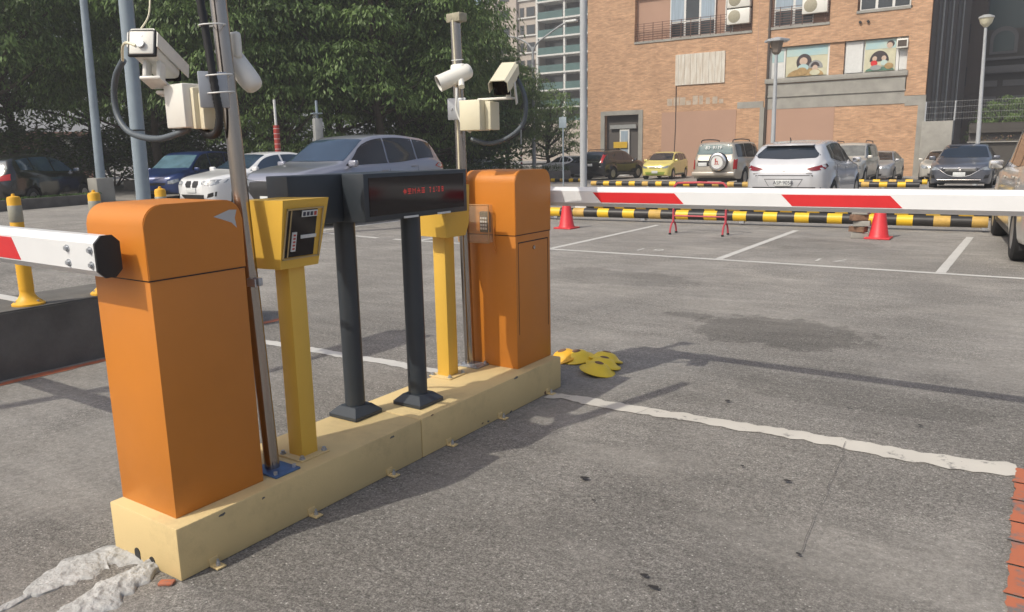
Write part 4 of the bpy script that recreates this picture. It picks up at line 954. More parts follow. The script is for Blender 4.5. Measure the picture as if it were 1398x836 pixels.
def car(kind, label, cat, paint, loc, heading, rear=None, front=None, glass='glass', side_glass=None, extras=None, plate=None, spokes=5, details=True, scale=1):
    """heading: rotation about z, 0 = nose to +y"""
    me, bvh, T, top, belt = car_shape(kind); L_, W_ = T['L'], T['W']
    t = thing('parked_car', label, cat, loc, heading, 'cars in the car park'); t.scale = (scale,) * 3
    me = me.copy(); me.materials.clear(); me.materials.append(paint)
    bo = bpy.data.objects.new('body', me); COL.objects.link(bo); bo.parent = t
    Y = lambda s: L_ / 2 - s * L_
    zt = lambda s: top(s)
    # inner dark floor closing the wheel tunnels
    b = B(); b.box((0, 0, .38), (W_ - .52, L_ * .92, .28)); link('underbody', b, 'black', t)
    for i, s in enumerate(T['wb']):
        for sd in (-1, 1):
            tm, rm = wheel_mesh(T['wr'], spokes)
            wh = bpy.data.objects.new('wheel', tm); COL.objects.link(wh); wh.parent = t; wh.location = (sd * (W_ / 2 - .115), Y(s), T['wr'])
            if sd < 0: wh.rotation_euler = (0, 0, PI)
            rr = bpy.data.objects.new('rim', rm); COL.objects.link(rr); rr.parent = wh
    tp = T['top']; ws0 = [p for p in tp if .17 < p[0] < .29][-1][0] + .012; ws1 = [p for p in tp if .35 < p[0] < .45][0][0] + .0
    r_end = {'suv': (.90, .958), 'xover': (.895, .955), 'boxy': (.948, .974), 'sedan': (.715, .83), 'hatch': (.92, .962), 'van': (.938, .972)}[kind]
    wtop = W_ / 2 * T['roofw'] * 1.06; wbot = W_ / 2 * .80
    decal('windshield', kind, [(-wbot, Y(ws0) ), (0, Y(ws0) + .05), (wbot, Y(ws0)), (wtop, Y(ws1)), (0, Y(ws1) + .02), (-wtop, Y(ws1))], 'top', glass, t)
    z1, z2 = top(r_end[0]) - .02, top(r_end[1]) + .02
    if kind == 'sedan': decal('rear_window', kind, [(-wtop, Y(r_end[0])), (wtop, Y(r_end[0])), (wbot, Y(r_end[1])), (-wbot, Y(r_end[1]))], 'top', glass, t)
    elif kind == 'xover': decal('rear_window', kind, [(-.50, z1), (0, z1 + .01), (.50, z1), (.60, z1 - .11), (.68, z2 + .05), (.60, z2 - .005), (0, z2 - .03), (-.60, z2 - .005), (-.68, z2 + .05), (-.60, z1 - .11)], 'rear', glass, t)
    else: decal('rear_window', kind, [(-wtop * .93, z1), (wtop * .93, z1), (wbot * .93, z2 + .03), (wbot * .86, z2), (-wbot * .86, z2), (-wbot * .93, z2 + .03)], 'rear', glass, t)
    # side glass
    sg = side_glass or glass
    bl = lambda s: belt(s) + .035
    tl = lambda s: top(s) - .085
    cuts = {'suv': [(.27, .53), (.54, .74), (.75, .885)], 'xover': [(.28, .54), (.55, .745), (.755, .83)], 'boxy': [(.285, .50), (.515, .73), (.745, .93)], 'sedan': [(.275, .51), (.525, .70), (.71, .775)], 'hatch': [(.26, .51), (.525, .73), (.745, .87)], 'van': [(.225, .47), (.485, .71), (.725, .93)]}[kind]
    for sd in (-1, 1):
        for (a, c) in cuts:
            up = []; lo = []
            for k in range(9):
                s = a + (c - a) * k / 8; zl = bl(s); zu = max(zl + .015, tl(s) - (.02 if s < .35 else 0))
                lo.append((Y(s), zl)); up.append((Y(s), zu))
            decal('side_window', kind, lo + up[::-1], 'side', sg, t, side=sd)
        if details:
            p = on_body(kind, 'side', Y(cuts[0][0] + .01), belt(cuts[0][0]) + .03, sd)
            b = B(); b.box((p.x + sd * .11, p.y - .02, p.z + .045), (.19, .10, .13), bev=.035, seg=3); mr = link('mirror', b, paint, t, ang=60)
            b = B(); b.box((p.x + sd * .11, p.y - .073, p.z + .045), (.155, .006, .10), bev=.002); link('mirror_glass', b, 'chrome', mr)
            b = B(); b.box((p.x + sd * .02, p.y - .02, p.z - .005), (.10, .05, .025)); link('mirror_foot', b, 'black', mr)
            for (a, c) in cuts[:2]:
                p = on_body(kind, 'side', Y(c - .03), belt(c) - .10, sd); b = B(); b.box((p.x + sd * .014, p.y, p.z), (.022, .19, .026), bev=.008); link('door_handle', b, paint, t)
            for s in (cuts[0][1] + .006, cuts[1][1] + .0):
                decal('door_seam', kind, [(Y(s), .34), (Y(s) + .008, .34), (Y(s) + .008, belt(s)), (Y(s), belt(s))], 'side', 'trim', t, off=.0025, side=sd)
            decal('sill_trim', kind, [(Y(T['wb'][0]) - T['wr'] - .09, T['sill'] + .01), (Y(T['wb'][1]) + T['wr'] + .09, T['sill'] + .01), (Y(T['wb'][1]) + T['wr'] + .09, T['sill'] + .10), (Y(T['wb'][0]) - T['wr'] - .09, T['sill'] + .10)], 'side', 'black', t, off=.005, side=sd)
    for spec in (front or []):
        nm, poly, m = spec[:3]; v = spec[3] if len(spec) > 3 else 'front'
        decal(nm, kind, poly, v, m, t, off=spec[4] if len(spec) > 4 else .008)
        if len(spec) > 5 and spec[5]: decal(nm, kind, [(-p[0], p[1]) for p in poly][::-1], v, m, t, off=spec[4])
    if plate:
        (v, x, z, pw, ph, txt) = plate; p = on_body(kind, v, x, z)
        b = B(); dd = 1 if v == 'front' else -1; b.box((x, p.y + dd * .02, z), (pw, .014, ph), bev=.003); pl = link('number_plate', b, 'plate', t)
        if txt: text(txt, ph * .82, 'ink', pl, (x, p.y + dd * .0275, z), (PI / 2, 0, PI if dd > 0 else 0))
    if extras: extras(t, kind, Y, top, belt, W_, L_, paint)
    return t
def lamp_pair(nm, poly, m, v='front', off=.010): return (nm, poly, m, v, off, True)
GB = mat('windshield with painted sky blue', (.030, .055, .095), .03, var=.4, spec=1.0, scale=1.2)  # sky reflection painted as a blue base colour
P = dict(
 silverwhite=carpaint('pearl white paint', (.50, .51, .54), .15, .25), graphite=carpaint('dark grey metallic paint', (.13, .14, .17), .5, .3), lexgrey=carpaint('grey metallic paint', (.31, .32, .38), .4, .28),  # blue cast of lexgrey paints the sky's reflection on the hood
 white=carpaint('white paint', (.72, .73, .74)), black=carpaint('black paint', (.012, .012, .014), 0, .2), blue=carpaint('deep blue paint', (.012, .035, .14), .2), yellow=carpaint('pale yellow paint', (.70, .62, .18)),
 gold=carpaint('champagne paint', (.46, .42, .36), .4, .35), silver=carpaint('silver paint', (.42, .42, .43), .6, .32), beige=carpaint('beige silver paint', (.52, .50, .45), .3, .3))

# white crossover, tail towards us
def xo(t, kind, Y, top, belt, W_, L_, paint):
    b = B(); b.box((0, Y(.895) - .02, top(.89) + .0), (1.02, .17, .022), bev=.009); link('roof_spoiler', b, paint, t, ang=50)
    p = on_body(kind, 'rear', 0, .955); b = B()
    b.tube([(.06 * math.cos(a), on_body(kind, 'rear', .06 * math.cos(a), .93 + .045 * math.sin(a)).y - .012, .93 + .045 * math.sin(a)) for a in [k * 2 * PI / 24 for k in range(24)]], .006, 6, closed=True)
    b.tube([(x_, on_body(kind, 'rear', x_, z_).y - .014, z_) for x_, z_ in ((-.05, .947), (-.02, .93), (0, .91), (.02, .93), (.05, .947))], .005, 6); link('emblem', b, 'chrome', t)
    for x_ in (-.60, .52):
        b = B(); b.box((x_, on_body(kind, 'rear', x_, .83).y - .006, .83), (.12, .008, .018)); link('badge', b, 'chrome', t)
    b = B(); b.cyl((-.2, Y(.70), top(.70) - .01), (-.2, Y(.72), top(.7) + .06), .012, seg=8); link('antenna', b, 'black', t)
    b = B(); b.box((0, -L_ / 2 + .0, .34), (1.30, .16, .16), bev=.05, seg=3); link('lower_bumper', b, 'black', t)
car('xover', 'white crossover with tail towards us, parked behind the long barrier arm', 'car', P['silverwhite'], (-2.2, 15.75 + 2.135, 0), 0,
    front=[lamp_pair('tail_lamp', [(.42, .93), (.60, .965), (.86, 1.035), (.87, .97), (.80, .915), (.66, .885), (.55, .89)], 'taillamp', 'rear', .012),
           ('plate_recess', [(-.40, .715), (.40, .715), (.40, .705), (-.40, .705)], 'trim', 'rear', .004), lamp_pair('recess_edge', [(.39, .705), (.40, .705), (.31, .56), (.30, .56)], 'trim', 'rear', .004),
           ('hatch_seam', [(-.60, .78), (-.60, .795), (.60, .795), (.60, .78)], 'trim', 'rear', .003),
           ('bumper_seam', [(-.86, .52), (-.86, .545), (.86, .545), (.86, .52)], 'trim', 'rear', .003),
           lamp_pair('wheel_arch_cladding', [(1.32 - .0, .30), (1.32, .42), (1.24, .42), (1.24, .30)], 'black', 'side', .004)],
    plate=('rear', 0, .635, .34, .13, 'ASP\u00b79058'), extras=xo, side_glass='glassb')
# champagne suv with spare wheel
def spare(t, kind, Y, top, belt, W_, L_, paint):
    yb = -L_ / 2
    b = B(); b.lathe([(.001, yb - .26), (.27, yb - .26), (.315, yb - .235), (.335, yb - .19), (.335, yb - .07), (.30, yb - .02), (.001, yb - .02)], c=(.22, 0, .93), axis='Y', seg=36); sp = link('spare_wheel_cover', b, 'rubber', t)
    b = B(); b.lathe([(.205, yb - .262), (.225, yb - .270), (.29, yb - .262), (.318, yb - .24), (.322, yb - .215), (.30, yb - .22), (.20, yb - .25)], c=(.22, 0, .93), axis='Y', seg=36); link('cover_ring', b, 'chrome', sp)
    b = B(); b.lathe([(.001, yb - .264), (.205, yb - .264), (.205, yb - .260), (.001, yb - .260)], c=(.22, 0, .93), axis='Y', seg=32); link('cover_disc', b, 'sticker', sp)
    b = B()
    for pts in ([(.12, .84), (.30, .84), (.30, .86), (.12, .86)], [(.15, .86), (.18, .86), (.18, .95), (.15, .95)], [(.15, .93), (.25, .93), (.26, .97), (.15, .975)], [(.15, .97), (.18, .97), (.20, 1.06), (.14, 1.04)], [(.22, .86), (.25, .86), (.25, .93), (.22, .93)]):
        b.prism(pts, lambda a, c: (a, yb - .268, c), lambda a, c: (a, yb - .264, c))
    link('red_emblem', b, 'redink', sp, ang=0)
    for sd in (-1, 1):
        b = B(); b.tube(catmull([(sd * .58, Y(.50), 1.64), (sd * .58, Y(.52), 1.70), (sd * .58, Y(.7), 1.725), (sd * .58, Y(.90), 1.70), (sd * .58, Y(.93), 1.61)], 6), .02, 8); link('roof_rail', b, 'black', t)
    text('83\u00b7 9119', .17, 'sticker', t, (-.05, Y(.962) - .05, 1.43), (PI / 2 - R(20), 0, 0), 'window_lettering')
    b = B(); b.box((0, yb + .02, .50), (1.60, .18, .17), bev=.05, seg=3); link('rear_bumper', b, paint, t)
car('boxy', 'champagne four wheel drive with a spare wheel on its back door', 'car', P['gold'], (-7.4, 26.1 + 2.3, -.03), 0,
    front=[lamp_pair('tail_lamp', [(.70, .66), (.80, .66), (.80, 1.02), (.71, 1.02)], 'taillampb', 'rear', .014), ('plate_recess', [(-.60, .78), (-.14, .78), (-.14, .98), (-.60, .98)], 'trim', 'rear', .006)],
    plate=('rear', -.40, .84, .32, .13, ''), extras=spare, glass=mat('glass with painted pale reflection', (.10, .17, .18), .06, var=.5, scale=2, spec=1.0), side_glass='glassb')  # pale glass colour paints in a reflection
# grey hatchback, nose to us
def mz(t, kind, Y, top, belt, W_, L_, paint):
    p = on_body(kind, 'front', 0, .62); b = B(); b.tube([(.065 * math.cos(a), p.y + .015, .655 + .045 * math.sin(a)) for a in [k * 2 * PI / 24 for k in range(24)]], .006, 6, closed=True)
    b.tube([(-.055, p.y + .015, .675), (0, p.y + .018, .635), (.055, p.y + .015, .675)], .005, 6); link('emblem', b, 'chrome', t)
    pts = []
    for x, z in ((-.58, .66), (-.42, .55), (-.26, .46), (0, .43), (.26, .46), (.42, .55), (.58, .66)):
        q = on_body(kind, 'front', x, z); pts.append((x, q.y + .012, z))
    b = B(); b.tube(catmull(pts, 5), .012, 8); link('grille_trim', b, 'chrome', t)
    pts = []
    for x in (-.6, -.3, 0, .3, .6): q = on_body(kind, 'front', x, .33); pts.append((x, q.y + .012, .33))
    b = B(); b.tube(catmull(pts, 5), .014, 8); link('bumper_trim', b, 'chrome', t)
NOSE = lambda z0, z1, w0, w1: [(-w0, z0), (w0, z0), (w1, z1), (-w1, z1)]
car('sedan', 'dark grey hatchback facing us beside the right edge of the picture', 'car', P['graphite'], (.30, 26.7 + 2.28, -.06), PI,
    front=[('grille', [(-.24, .44), (.24, .44), (.44, .56), (.55, .68), (-.55, .68), (-.44, .56)], 'black', 'front', .008), lamp_pair('headlamp', [(.56, .64), (.60, .70), (.86, .76), (.88, .68), (.78, .62)], 'headlamp', 'front', .012),
           ('lower_intake', NOSE(.27, .36, .55, .62), 'black', 'front', .006), lamp_pair('fog_lamp', [(.66, .36), (.78, .38), (.80, .50), (.70, .48)], 'black', 'front', .008)],
    plate=('front', 0, .50, .34, .13, ''), extras=mz)
# yellow hatch
def gen_front(lamp='headlamp', g='black'):
    return [('grille', NOSE(.56, .64, .34, .38), g, 'front', .008), lamp_pair('headlamp', [(.45, .60), (.46, .70), (.76, .78), (.78, .68), (.62, .60)], lamp, 'front', .012), ('lower_intake', NOSE(.28, .38, .42, .46), 'black', 'front', .006)]
car('hatch', 'small pale yellow hatchback facing us near the building entrance', 'car', P['yellow'], (-15.6, 39.5 + 1.9, gz(-15, 41)), PI + R(6),
    front=[('grille', NOSE(.62, .68, .30, .33), 'black', 'front', .008), lamp_pair('headlamp', [(.42, .62), (.44, .68), (.74, .78), (.76, .70), (.62, .62)], 'headlamp', 'front', .012), ('lower_intake', NOSE(.26, .42, .50, .56), mat('green grille', (.28, .38, .06), .5), 'front', .006)], plate=('front', 0, .42, .34, .14, ''), scale=1.02)
def rails(t, kind, Y, top, belt, W_, L_, paint):
    for sd in (-1, 1):
        b = B(); b.tube([(sd * .56, Y(.5), 1.68), (sd * .56, Y(.55), 1.74), (sd * .56, Y(.83), 1.71), (sd * .56, Y(.87), 1.60)], .018, 8); link('roof_rail', b, 'black', t)
car('suv', 'black suv with red tail lamps parked at the building entrance', 'car', P['black'], (-18.6, 40.6, gz(-18, 40)), R(-8),
    front=[lamp_pair('tail_lamp', [(.66, .98), (.80, .96), (.74, 1.45), (.64, 1.45)], 'taillampb', 'rear', .014), ('silver_strip', [(-.5, 1.02), (.5, 1.02), (.5, 1.06), (-.5, 1.06)], 'chrome', 'rear', .008)],
    plate=('rear', 0, .86, .34, .14, ''), extras=rails)
# white suv facing us beyond the crossover
car('boxy', 'white suv facing us partly hidden behind the white crossover', 'car', P['beige'], (-4.15, 31.2 + 2.2, gz(-4, 33)), PI, front=gen_front(), extras=rails, side_glass='glass', glass=mat('windshield with painted sunlight', (.22, .22, .20), .15, var=.6, scale=2, spec=1.0), scale=1.02)  # light windshield colour paints the sun on the glass
car('sedan', 'silver saloon facing us between the striped stops and the white suv', 'car', P['silver'], (-4.05, 38 + 2.3, gz(-4, 40)), PI, front=gen_front(), plate=('front', 0, .46, .34, .14, ''), glass='glassb', scale=.98)
car('sedan', 'silver saloon facing us half hidden by the dark grey hatchback', 'car', P['beige'], (-1.35, 38.5 + 2.3, gz(-1, 41)), PI, front=gen_front(), plate=('front', 0, .46, .34, .14, ''), glass='glassb', scale=.98)
# grey crossover behind the displays, white saloon, hatch, blue van
def ang_loc(B_, heading_from_u, W_, L_, sd=1):
    """B_ = front right corner as seen (v,u) of a car whose nose points to the viewer; axis runs away at heading_from_u"""
    a = heading_from_u; d = Vector((math.sin(a), math.cos(a))); n = Vector((d.y, -d.x)); c = Vector(B_) + d * L_ / 2 - n * W_ / 2; return c
def lexx(t, kind, Y, top, belt, W_, L_, paint):
    pts = []
    for x in (-.66, -.4, 0, .4, .66): q = on_body(kind, 'front', x, .84); pts.append((x, q.y + .012, .84 + abs(x) * .03))
    b = B(); b.tube(catmull(pts, 5), .013, 8); link('grille_trim', b, 'chrome', t)
    for sd in (-1, 1):
        p = on_body(kind, 'side', Y(.27), belt(.27) + .02, sd)
c = ang_loc((-8.72, 8.3), R(-4), 1.84, 4.64)
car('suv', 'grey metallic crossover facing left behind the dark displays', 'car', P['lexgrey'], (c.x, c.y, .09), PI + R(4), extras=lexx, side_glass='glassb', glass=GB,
    front=[('grille', [(-.34, .50), (.34, .50), (.50, .66), (.46, .82), (-.46, .82), (-.50, .66)], 'black', 'front', .008), lamp_pair('headlamp', [(.48, .78), (.50, .84), (.80, .94), (.88, .95), (.86, .86), (.70, .78)], 'headlamp', 'front', .012),
           ('lower_intake', NOSE(.32, .42, .55, .60), 'black', 'front', .006), lamp_pair('tail_lamp', [(.60, .96), (.86, .96), (.90, 1.08), (.62, 1.06)], 'taillampb', 'rear', .012)], plate=('front', 0, .50, .34, .13, ''), scale=1.02)
c = ang_loc((-14.75, 10.62), R(0), 1.80, 4.6)
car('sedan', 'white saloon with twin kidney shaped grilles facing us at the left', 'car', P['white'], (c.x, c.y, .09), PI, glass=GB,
    front=[lamp_pair('grille', [(.04, .56), (.22, .56), (.27, .64), (.24, .72), (.06, .72), (.03, .66)], 'black', 'front', .012), lamp_pair('headlamp', [(.40, .64), (.38, .70), (.60, .75), (.84, .76), (.84, .68), (.70, .62)], 'headlamp', 'front', .012),
           ('lower_intake', NOSE(.26, .38, .40, .48), 'black', 'front', .006), lamp_pair('side_intake', [(.56, .30), (.76, .34), (.78, .46), (.60, .40)], 'black', 'front', .008)], plate=('front', 0, .49, .38, .12, ''), scale=1.0)
car('hatch', 'black hatchback seen from behind at the far left edge', 'car', P['black'], (-22.9, 10.1, .02), R(33), front=[lamp_pair('tail_lamp', [(.50, .80), (.74, .82), (.72, .98), (.52, .94)], 'taillampb', 'rear', .014)], glass=mat('glass with painted sky reflection', (.05, .09, .13), .04, var=.5, scale=2, spec=1.0), scale=1.05)  # blue glass colour imitates sky reflected in it
car('van', 'blue van facing us behind the two grey poles', 'car', P['blue'], (-22.3, 15.2, .02), PI + R(25), front=gen_front(), glass=mat('glass with painted pale sky', (.12, .22, .28), .05, var=.4, scale=2, spec=1.0), side_glass='glass', scale=.93)  # windshield colour holds a painted pale sky
car('suv', 'small distant white suv crossing in front of the far planter', 'car', P['white'], (-25.2, 36.2, gz(-25, 36) - .15), R(62), scale=.85, details=False, front=gen_front())
car('sedan', 'distant white saloon half hidden by the planter near the tall pale pole', 'car', P['white'], (-24.5, 45.5, gz(-24, 45)), R(70), scale=.95, details=False)
car('sedan', 'distant dark saloon in the shade left of the black suv', 'car', P['graphite'], (-21.9, 43.5, gz(-22, 43)), R(60), scale=.95, details=False)
# near vehicle at the right edge
def rightcar(t, kind, Y, top, belt, W_, L_, paint):
    b = B(); b.box((0, -L_ / 2 + .02, .52), (1.72, .20, .26), bev=.07, seg=3); link('rear_bumper', b, paint, t)
    b = B(); b.box((-.62, -L_ / 2 - .085, .56), (.24, .02, .05), bev=.005); link('reflector', b, 'taillampb', t)
    for sx in (-.72,): b = B(); b.box((sx, Y(.80) - .36, .28), (.22, .012, .24)); link('mud_flap', b, 'rubber', t)
car('van', 'beige people carrier cut off by the right edge, nearest parked vehicle', 'car', P['beige'], (2.83, 11.2, 0), R(6), front=[lamp_pair('tail_lamp', [(.66, .98), (.80, .96), (.84, 1.20), (.74, 1.26)], 'headlamp', 'rear', .014)], extras=rightcar, side_glass='glassb')

# ------------------------------------------------------------------ brick building
UF = 46.0
bd = thing('brick_building', 'orange tiled building with murals and blocked ground floor openings', 'building', (-13.1, UF, -.4))
ox, oz = -13.1, -.4
X0, X1, ZT = -23.2, -2.93, 24.0
def wallgrid(holes, x0, x1, z0, z1):
    xs = sorted({x0, x1} | {h[0] for h in holes} | {h[1] for h in holes}); zs = sorted({z0, z1} | {h[2] for h in holes} | {h[3] for h in holes}); b = B()
    cells = []
    for i in range(len(xs) - 1):
        for j in range(len(zs) - 1):
            cx, cz = (xs[i] + xs[i + 1]) / 2, (zs[j] + zs[j + 1]) / 2
            if any(h[0] < cx < h[1] and h[2] < cz < h[3] for h in holes): continue
            cells.append((xs[i], xs[i + 1], zs[j], zs[j + 1]))
    vd = {}
    def V_(x, y, z):
        k = (round(x, 4), round(y, 4), round(z, 4))
        if k not in vd: vd[k] = b.bm.verts.new((x - ox, y, z - oz))
        return vd[k]
    for (a, c, d, e) in cells: b.bm.faces.new((V_(a, 0, d), V_(c, 0, d), V_(c, 0, e), V_(a, 0, e)))
    for (a, c, d, e) in holes:
        dp = .35
        for (p, q) in (((a, d), (c, d)), ((c, d), (c, e)), ((c, e), (a, e)), ((a, e), (a, d))):
            b.bm.faces.new((V_(p[0], 0, p[1]), V_(q[0], 0, q[1]), V_(q[0], dp, q[1]), V_(p[0], dp, p[1])))
    return b
up = []
for fl in range(1):
    pass
holes = [(-19.8, -12.3, 8.12, 10.9), (-11.35, -8.0, 8.15, 10.9), (-6.6, -3.9, 8.55, 10.9), (-11.35, -3.92, 5.27, 7.03), (-21.9, -19.45, -.4, 3.62)]
for z in (12.6, 16.2, 19.8): holes += [(-19.8, -12.3, z, z + 2.5), (-11.35, -8.0, z, z + 2.5), (-6.6, -3.9, z, z + 2.5)]
b = wallgrid(holes, X0, X1, -.4, ZT); w_ = link('wall', b, 'brickwall', bd, ang=0)
# body behind
b = B(); b.box(((X0 + X1) / 2 - ox, 12.4, (ZT) / 2 - oz), (X1 - X0 - .02, 23.9, ZT + .2)); link('core', b, 'darkwall', bd, ang=0)
def bbox(nm, x0, x1, z0, z1, y0, y1, m, par=None, bev=0):
    b = B(); b.box(((x0 + x1) / 2 - ox, (y0 + y1) / 2, (z0 + z1) / 2 - oz), (x1 - x0, abs(y1 - y0), z1 - z0), bev=bev); return link(nm, b, m, par or bd, ang=30)
# concrete bands and piers
bbox('concrete_band', -11.4, -3.86, 5.0, 5.27, -.14, .3, 'concrete', bev=.01)
bbox('concrete_band', -11.36, -3.9, 4.30, 4.96, -.05, .05, 'concrete')
bbox('concrete_band', -11.36, -3.9, 4.22, 4.30, -.10, .05, 'concrete')
bbox('concrete_band', -11.36, -3.9, 3.55, 4.22, -.035, .05, 'concrete')
bbox('concrete_band', -13.0, -11.45, 3.68, 4.05, -.05, .05, 'concrete')
bbox('concrete_pier', -11.62, -11.36, -.4, 3.68, -.10, .05, 'concrete')
bbox('drain_pipe', -11.33, -11.22, -.4, 10.9, -.10, .0, 'darkwall')
bbox('concrete_band', -3.9, -2.90, 3.42, 3.95, -.03, .05, 'concrete')
bbox('concrete_pier', -3.25, -2.91, -.4, 3.42, -.032, .05, 'concrete')
bbox('doorway_frame', -22.2, -21.9, -.4, 3.9, -.05, .05, 'concrete'); bbox('doorway_frame', -19.45, -19.15, -.4, 3.9, -.05, .05, 'concrete'); bbox('doorway_frame', -21.9, -19.45, 3.62, 3.9, -.05, .05, 'concrete')
bbox('blocked_opening', -17.85, -13.05, -.4, 3.66, -.02, .05, 'pinkpanel'); bbox('blocked_opening', -11.2, -7.45, -.4, 3.55, -.02, .05, 'pinkpanel')
bbox('pilaster', -13.02, -11.63, -.4, 3.68, -.04, .05, 'brickwall'); bbox('stained_strip', -11.95, -11.9, -.4, 10, -.006, .03, 'pinkpanel')
bbox('brick_pilaster', -3.95, -2.95, 3.95, 24, -.05, .05, 'brickwall')
b = B(); b.tube([(-17.0 - ox, -.02, 0), (-16.9 - ox, -.02, 3.2), (-16.92 - ox, -.02, 5.6)], .03, 6); link('cable', b, 'darkwall', bd)
q = random.Random(5); mbare = mat('exposed pale render', (.50, .42, .34), .9, var=.3, scale=3)
for k in range(9):
    x = -17.5 + k * .42; h_ = .25 + q.random() * .3; bbox('bare_patch', x, x + .22 + q.random() * .16, 4.05, 4.05 + h_, -.004, .05, mbare)
# weathered board
bo = bbox('wooden_board', -16.98, -13.84, 5.26, 7.10, -.07, .0, 'board')
b = B()
for k in range(8): b.box((-16.98 + .39 * k + .2 - ox, -.073, 6.18 - oz), (.012, .004, 1.8))
link('board_joint', b, 'rail', bo)
# openings: back wall, windows, railings, ac units
def opening(x0, x1, z0, z1, panes, ac, railing=True, small=None, dry=False):
    bbox('recess_back', x0, x1, z0, z1, .34, .36, 'pinkpanel')
    bbox('sill', x0 - .02, x1 + .02, z0 - .14, z0 + .0, -.05, .3, 'concrete')
    for (a, c) in panes:
        f = bbox('window_frame', a, c, z0, z1, .18, .22, 'frame_white')
        n = max(1, round((c - a) / .95)); ww = (c - a) / n
        for k in range(n):
            aa = a + ww * k + .07; cc = a + ww * (k + 1) - .07
            bbox('pane', aa, cc, z0 + 1.0, z1 - .05, .165, .178, 'curtain' if (k in (0, n - 1) and n > 1) else 'windowglass', f)
            bbox('pane', aa, cc, z0 + .08, z0 + .88, .165, .178, 'windowglass', f)
    for (a, zz) in ac:
        u = bbox('air_conditioner', a, a + 1.35, zz, zz + .85, -.30, .1, 'camwhite', bev=.03)
        b = B(); b.lathe([(.001, -.315), (.33, -.315), (.36, -.30), (.36, -.29), (.001, -.29)], c=(a + .45 - ox, 0, zz + .43 - oz), axis='Y', seg=24); link('fan_grille', b, 'acgrille', u)
    if railing:
        b = B(); n = int((x1 - x0) / .16); top_ = z0 + 1.05
        for k in range(8): b.box(((x0 + x1) / 2 - ox, -.06, z0 + .06 + k * .14 - oz), (x1 - x0, .025, .025))
        for k in range(0, int((x1 - x0) / .62) + 1): b.box((x0 + .03 + k * .62 - ox, -.06, z0 + .53 - oz), (.035, .035, 1.08))
        link('railing', b, 'rail', bd, ang=0)
opening(-19.8, -12.3, 8.12, 10.9, [(-17.5, -14.6), (-14.0, -13.5)], [(-13.75, 9.45), (-13.75, 8.52)])
opening(-11.35, -8.0, 8.15, 10.9, [(-11.1, -8.9)], [(-9.45, 8.65), (-9.45, 9.9)])
opening(-6.6, -3.9, 8.55, 10.9, [(-6.5, -4.0)], [], False)
for z in (12.6, 16.2, 19.8):
    opening(-19.8, -12.3, z, z + 2.5, [(-17.5, -14.6)], [], True); opening(-11.35, -8.0, z, z + 2.5, [(-11.1, -8.9)], [], False); opening(-6.6, -3.9, z, z + 2.5, [(-6.5, -4.0)], [], False)
# mural windows
bbox('mural_back', -11.35, -3.92, 5.27, 7.03, .30, .34, 'frame_white')
bbox('window_frame', -11.2, -10.35, 5.27, 6.95, .20, .24, 'frame_white'); bbox('pane', -11.1, -10.45, 6.2, 6.85, .185, .199, 'muralsky'); bbox('pane', -11.1, -10.8, 5.35, 6.05, .185, .199, 'sticker'); bbox('pane', -10.74, -10.45, 5.35, 6.05, .185, .199, 'sticker')
m1_ = bbox('mural', -10.3, -8.02, 5.33, 6.98, .18, .22, 'muralpale')
bbox('sky_field', -10.28, -8.04, 6.45, 6.96, .170, .178, 'muralsky', m1_)
def disc(nm, cx, cz, rx, rz, m, par, y=.165, a0=0, a1=2 * PI):
    b = B(); pl = [(cx + rx * math.cos(a0 + (a1 - a0) * k / 22), cz + rz * math.sin(a0 + (a1 - a0) * k / 22)) for k in range(23 if a1 - a0 < 6 else 22)]
    b.prism(pl, lambda a, c: (a - ox, y, c - oz), lambda a, c: (a - ox, y + .004, c - oz)); return link(nm, b, m, par, ang=0)
disc('hill', -9.2, 5.35, 1.0, .42, 'muralochre', m1_, .167, 0, PI)
disc('dark_arch', -9.30, 6.10, .42, .46, 'muraldark', m1_, .162); disc('face', -9.33, 6.16, .22, .21, 'muralskin', m1_, .156); disc('figure', -9.33, 5.80, .30, .20, 'muralsky', m1_, .152)
disc('box_shape', -9.4, 5.6, .3, .22, 'muralochre', m1_, .148)
disc('grey_arch', -8.66, 5.75, .40, .42, 'greybox', m1_, .160, 0, PI); disc('dark_hair', -8.68, 5.82, .24, .26, 'muraldark', m1_, .156, 0, PI); disc('face', -8.68, 5.72, .15, .19, 'muralskin', m1_, .152); disc('figure', -8.68, 5.5, .28, .16, 'muralpale', m1_, .148)
bbox('window_frame', -8.02, -7.92, 5.27, 7.0, .16, .24, 'frame_white')
bbox('brick_pier', -7.92, -7.15, 5.27, 7.03, .10, .3, 'brickwall')
bbox('pane', -7.08, -6.2, 5.33, 6.98, .18, .22, 'sticker')
m2_ = bbox('mural', -6.1, -4.55, 5.33, 6.98, .18, .22, 'muralpale')
bbox('sky_field', -6.08, -4.57, 6.5, 6.96, .170, .178, 'muralsky', m2_)
disc('ground_field', -5.3, 5.35, .72, .22, 'muralgreen', m2_, .167, 0, PI); disc('dark_arch', -5.35, 5.85, .48, .55, 'muraldark', m2_, .162, 0, PI)
disc('face', -5.58, 6.0, .12, .13, 'muralskin', m2_, .156); disc('face', -5.12, 6.0, .12, .13, 'muralskin', m2_, .156); disc('figure', -5.60, 5.76, .17, .15, 'redtape', m2_, .15); disc('figure', -5.1, 5.76, .17, .15, 'muralsky', m2_, .15)
disc('flowers', -4.85, 5.58, .22, .16, 'muralochre', m2_, .146); disc('grey_shape', -5.5, 5.52, .28, .14, 'greybox', m2_, .146)
disc('portrait_hair', -4.83, 6.72, .19, .17, 'muraldark', m2_, .160); disc('portrait_face', -4.87, 6.65, .15, .15, 'muralskin', m2_, .156)
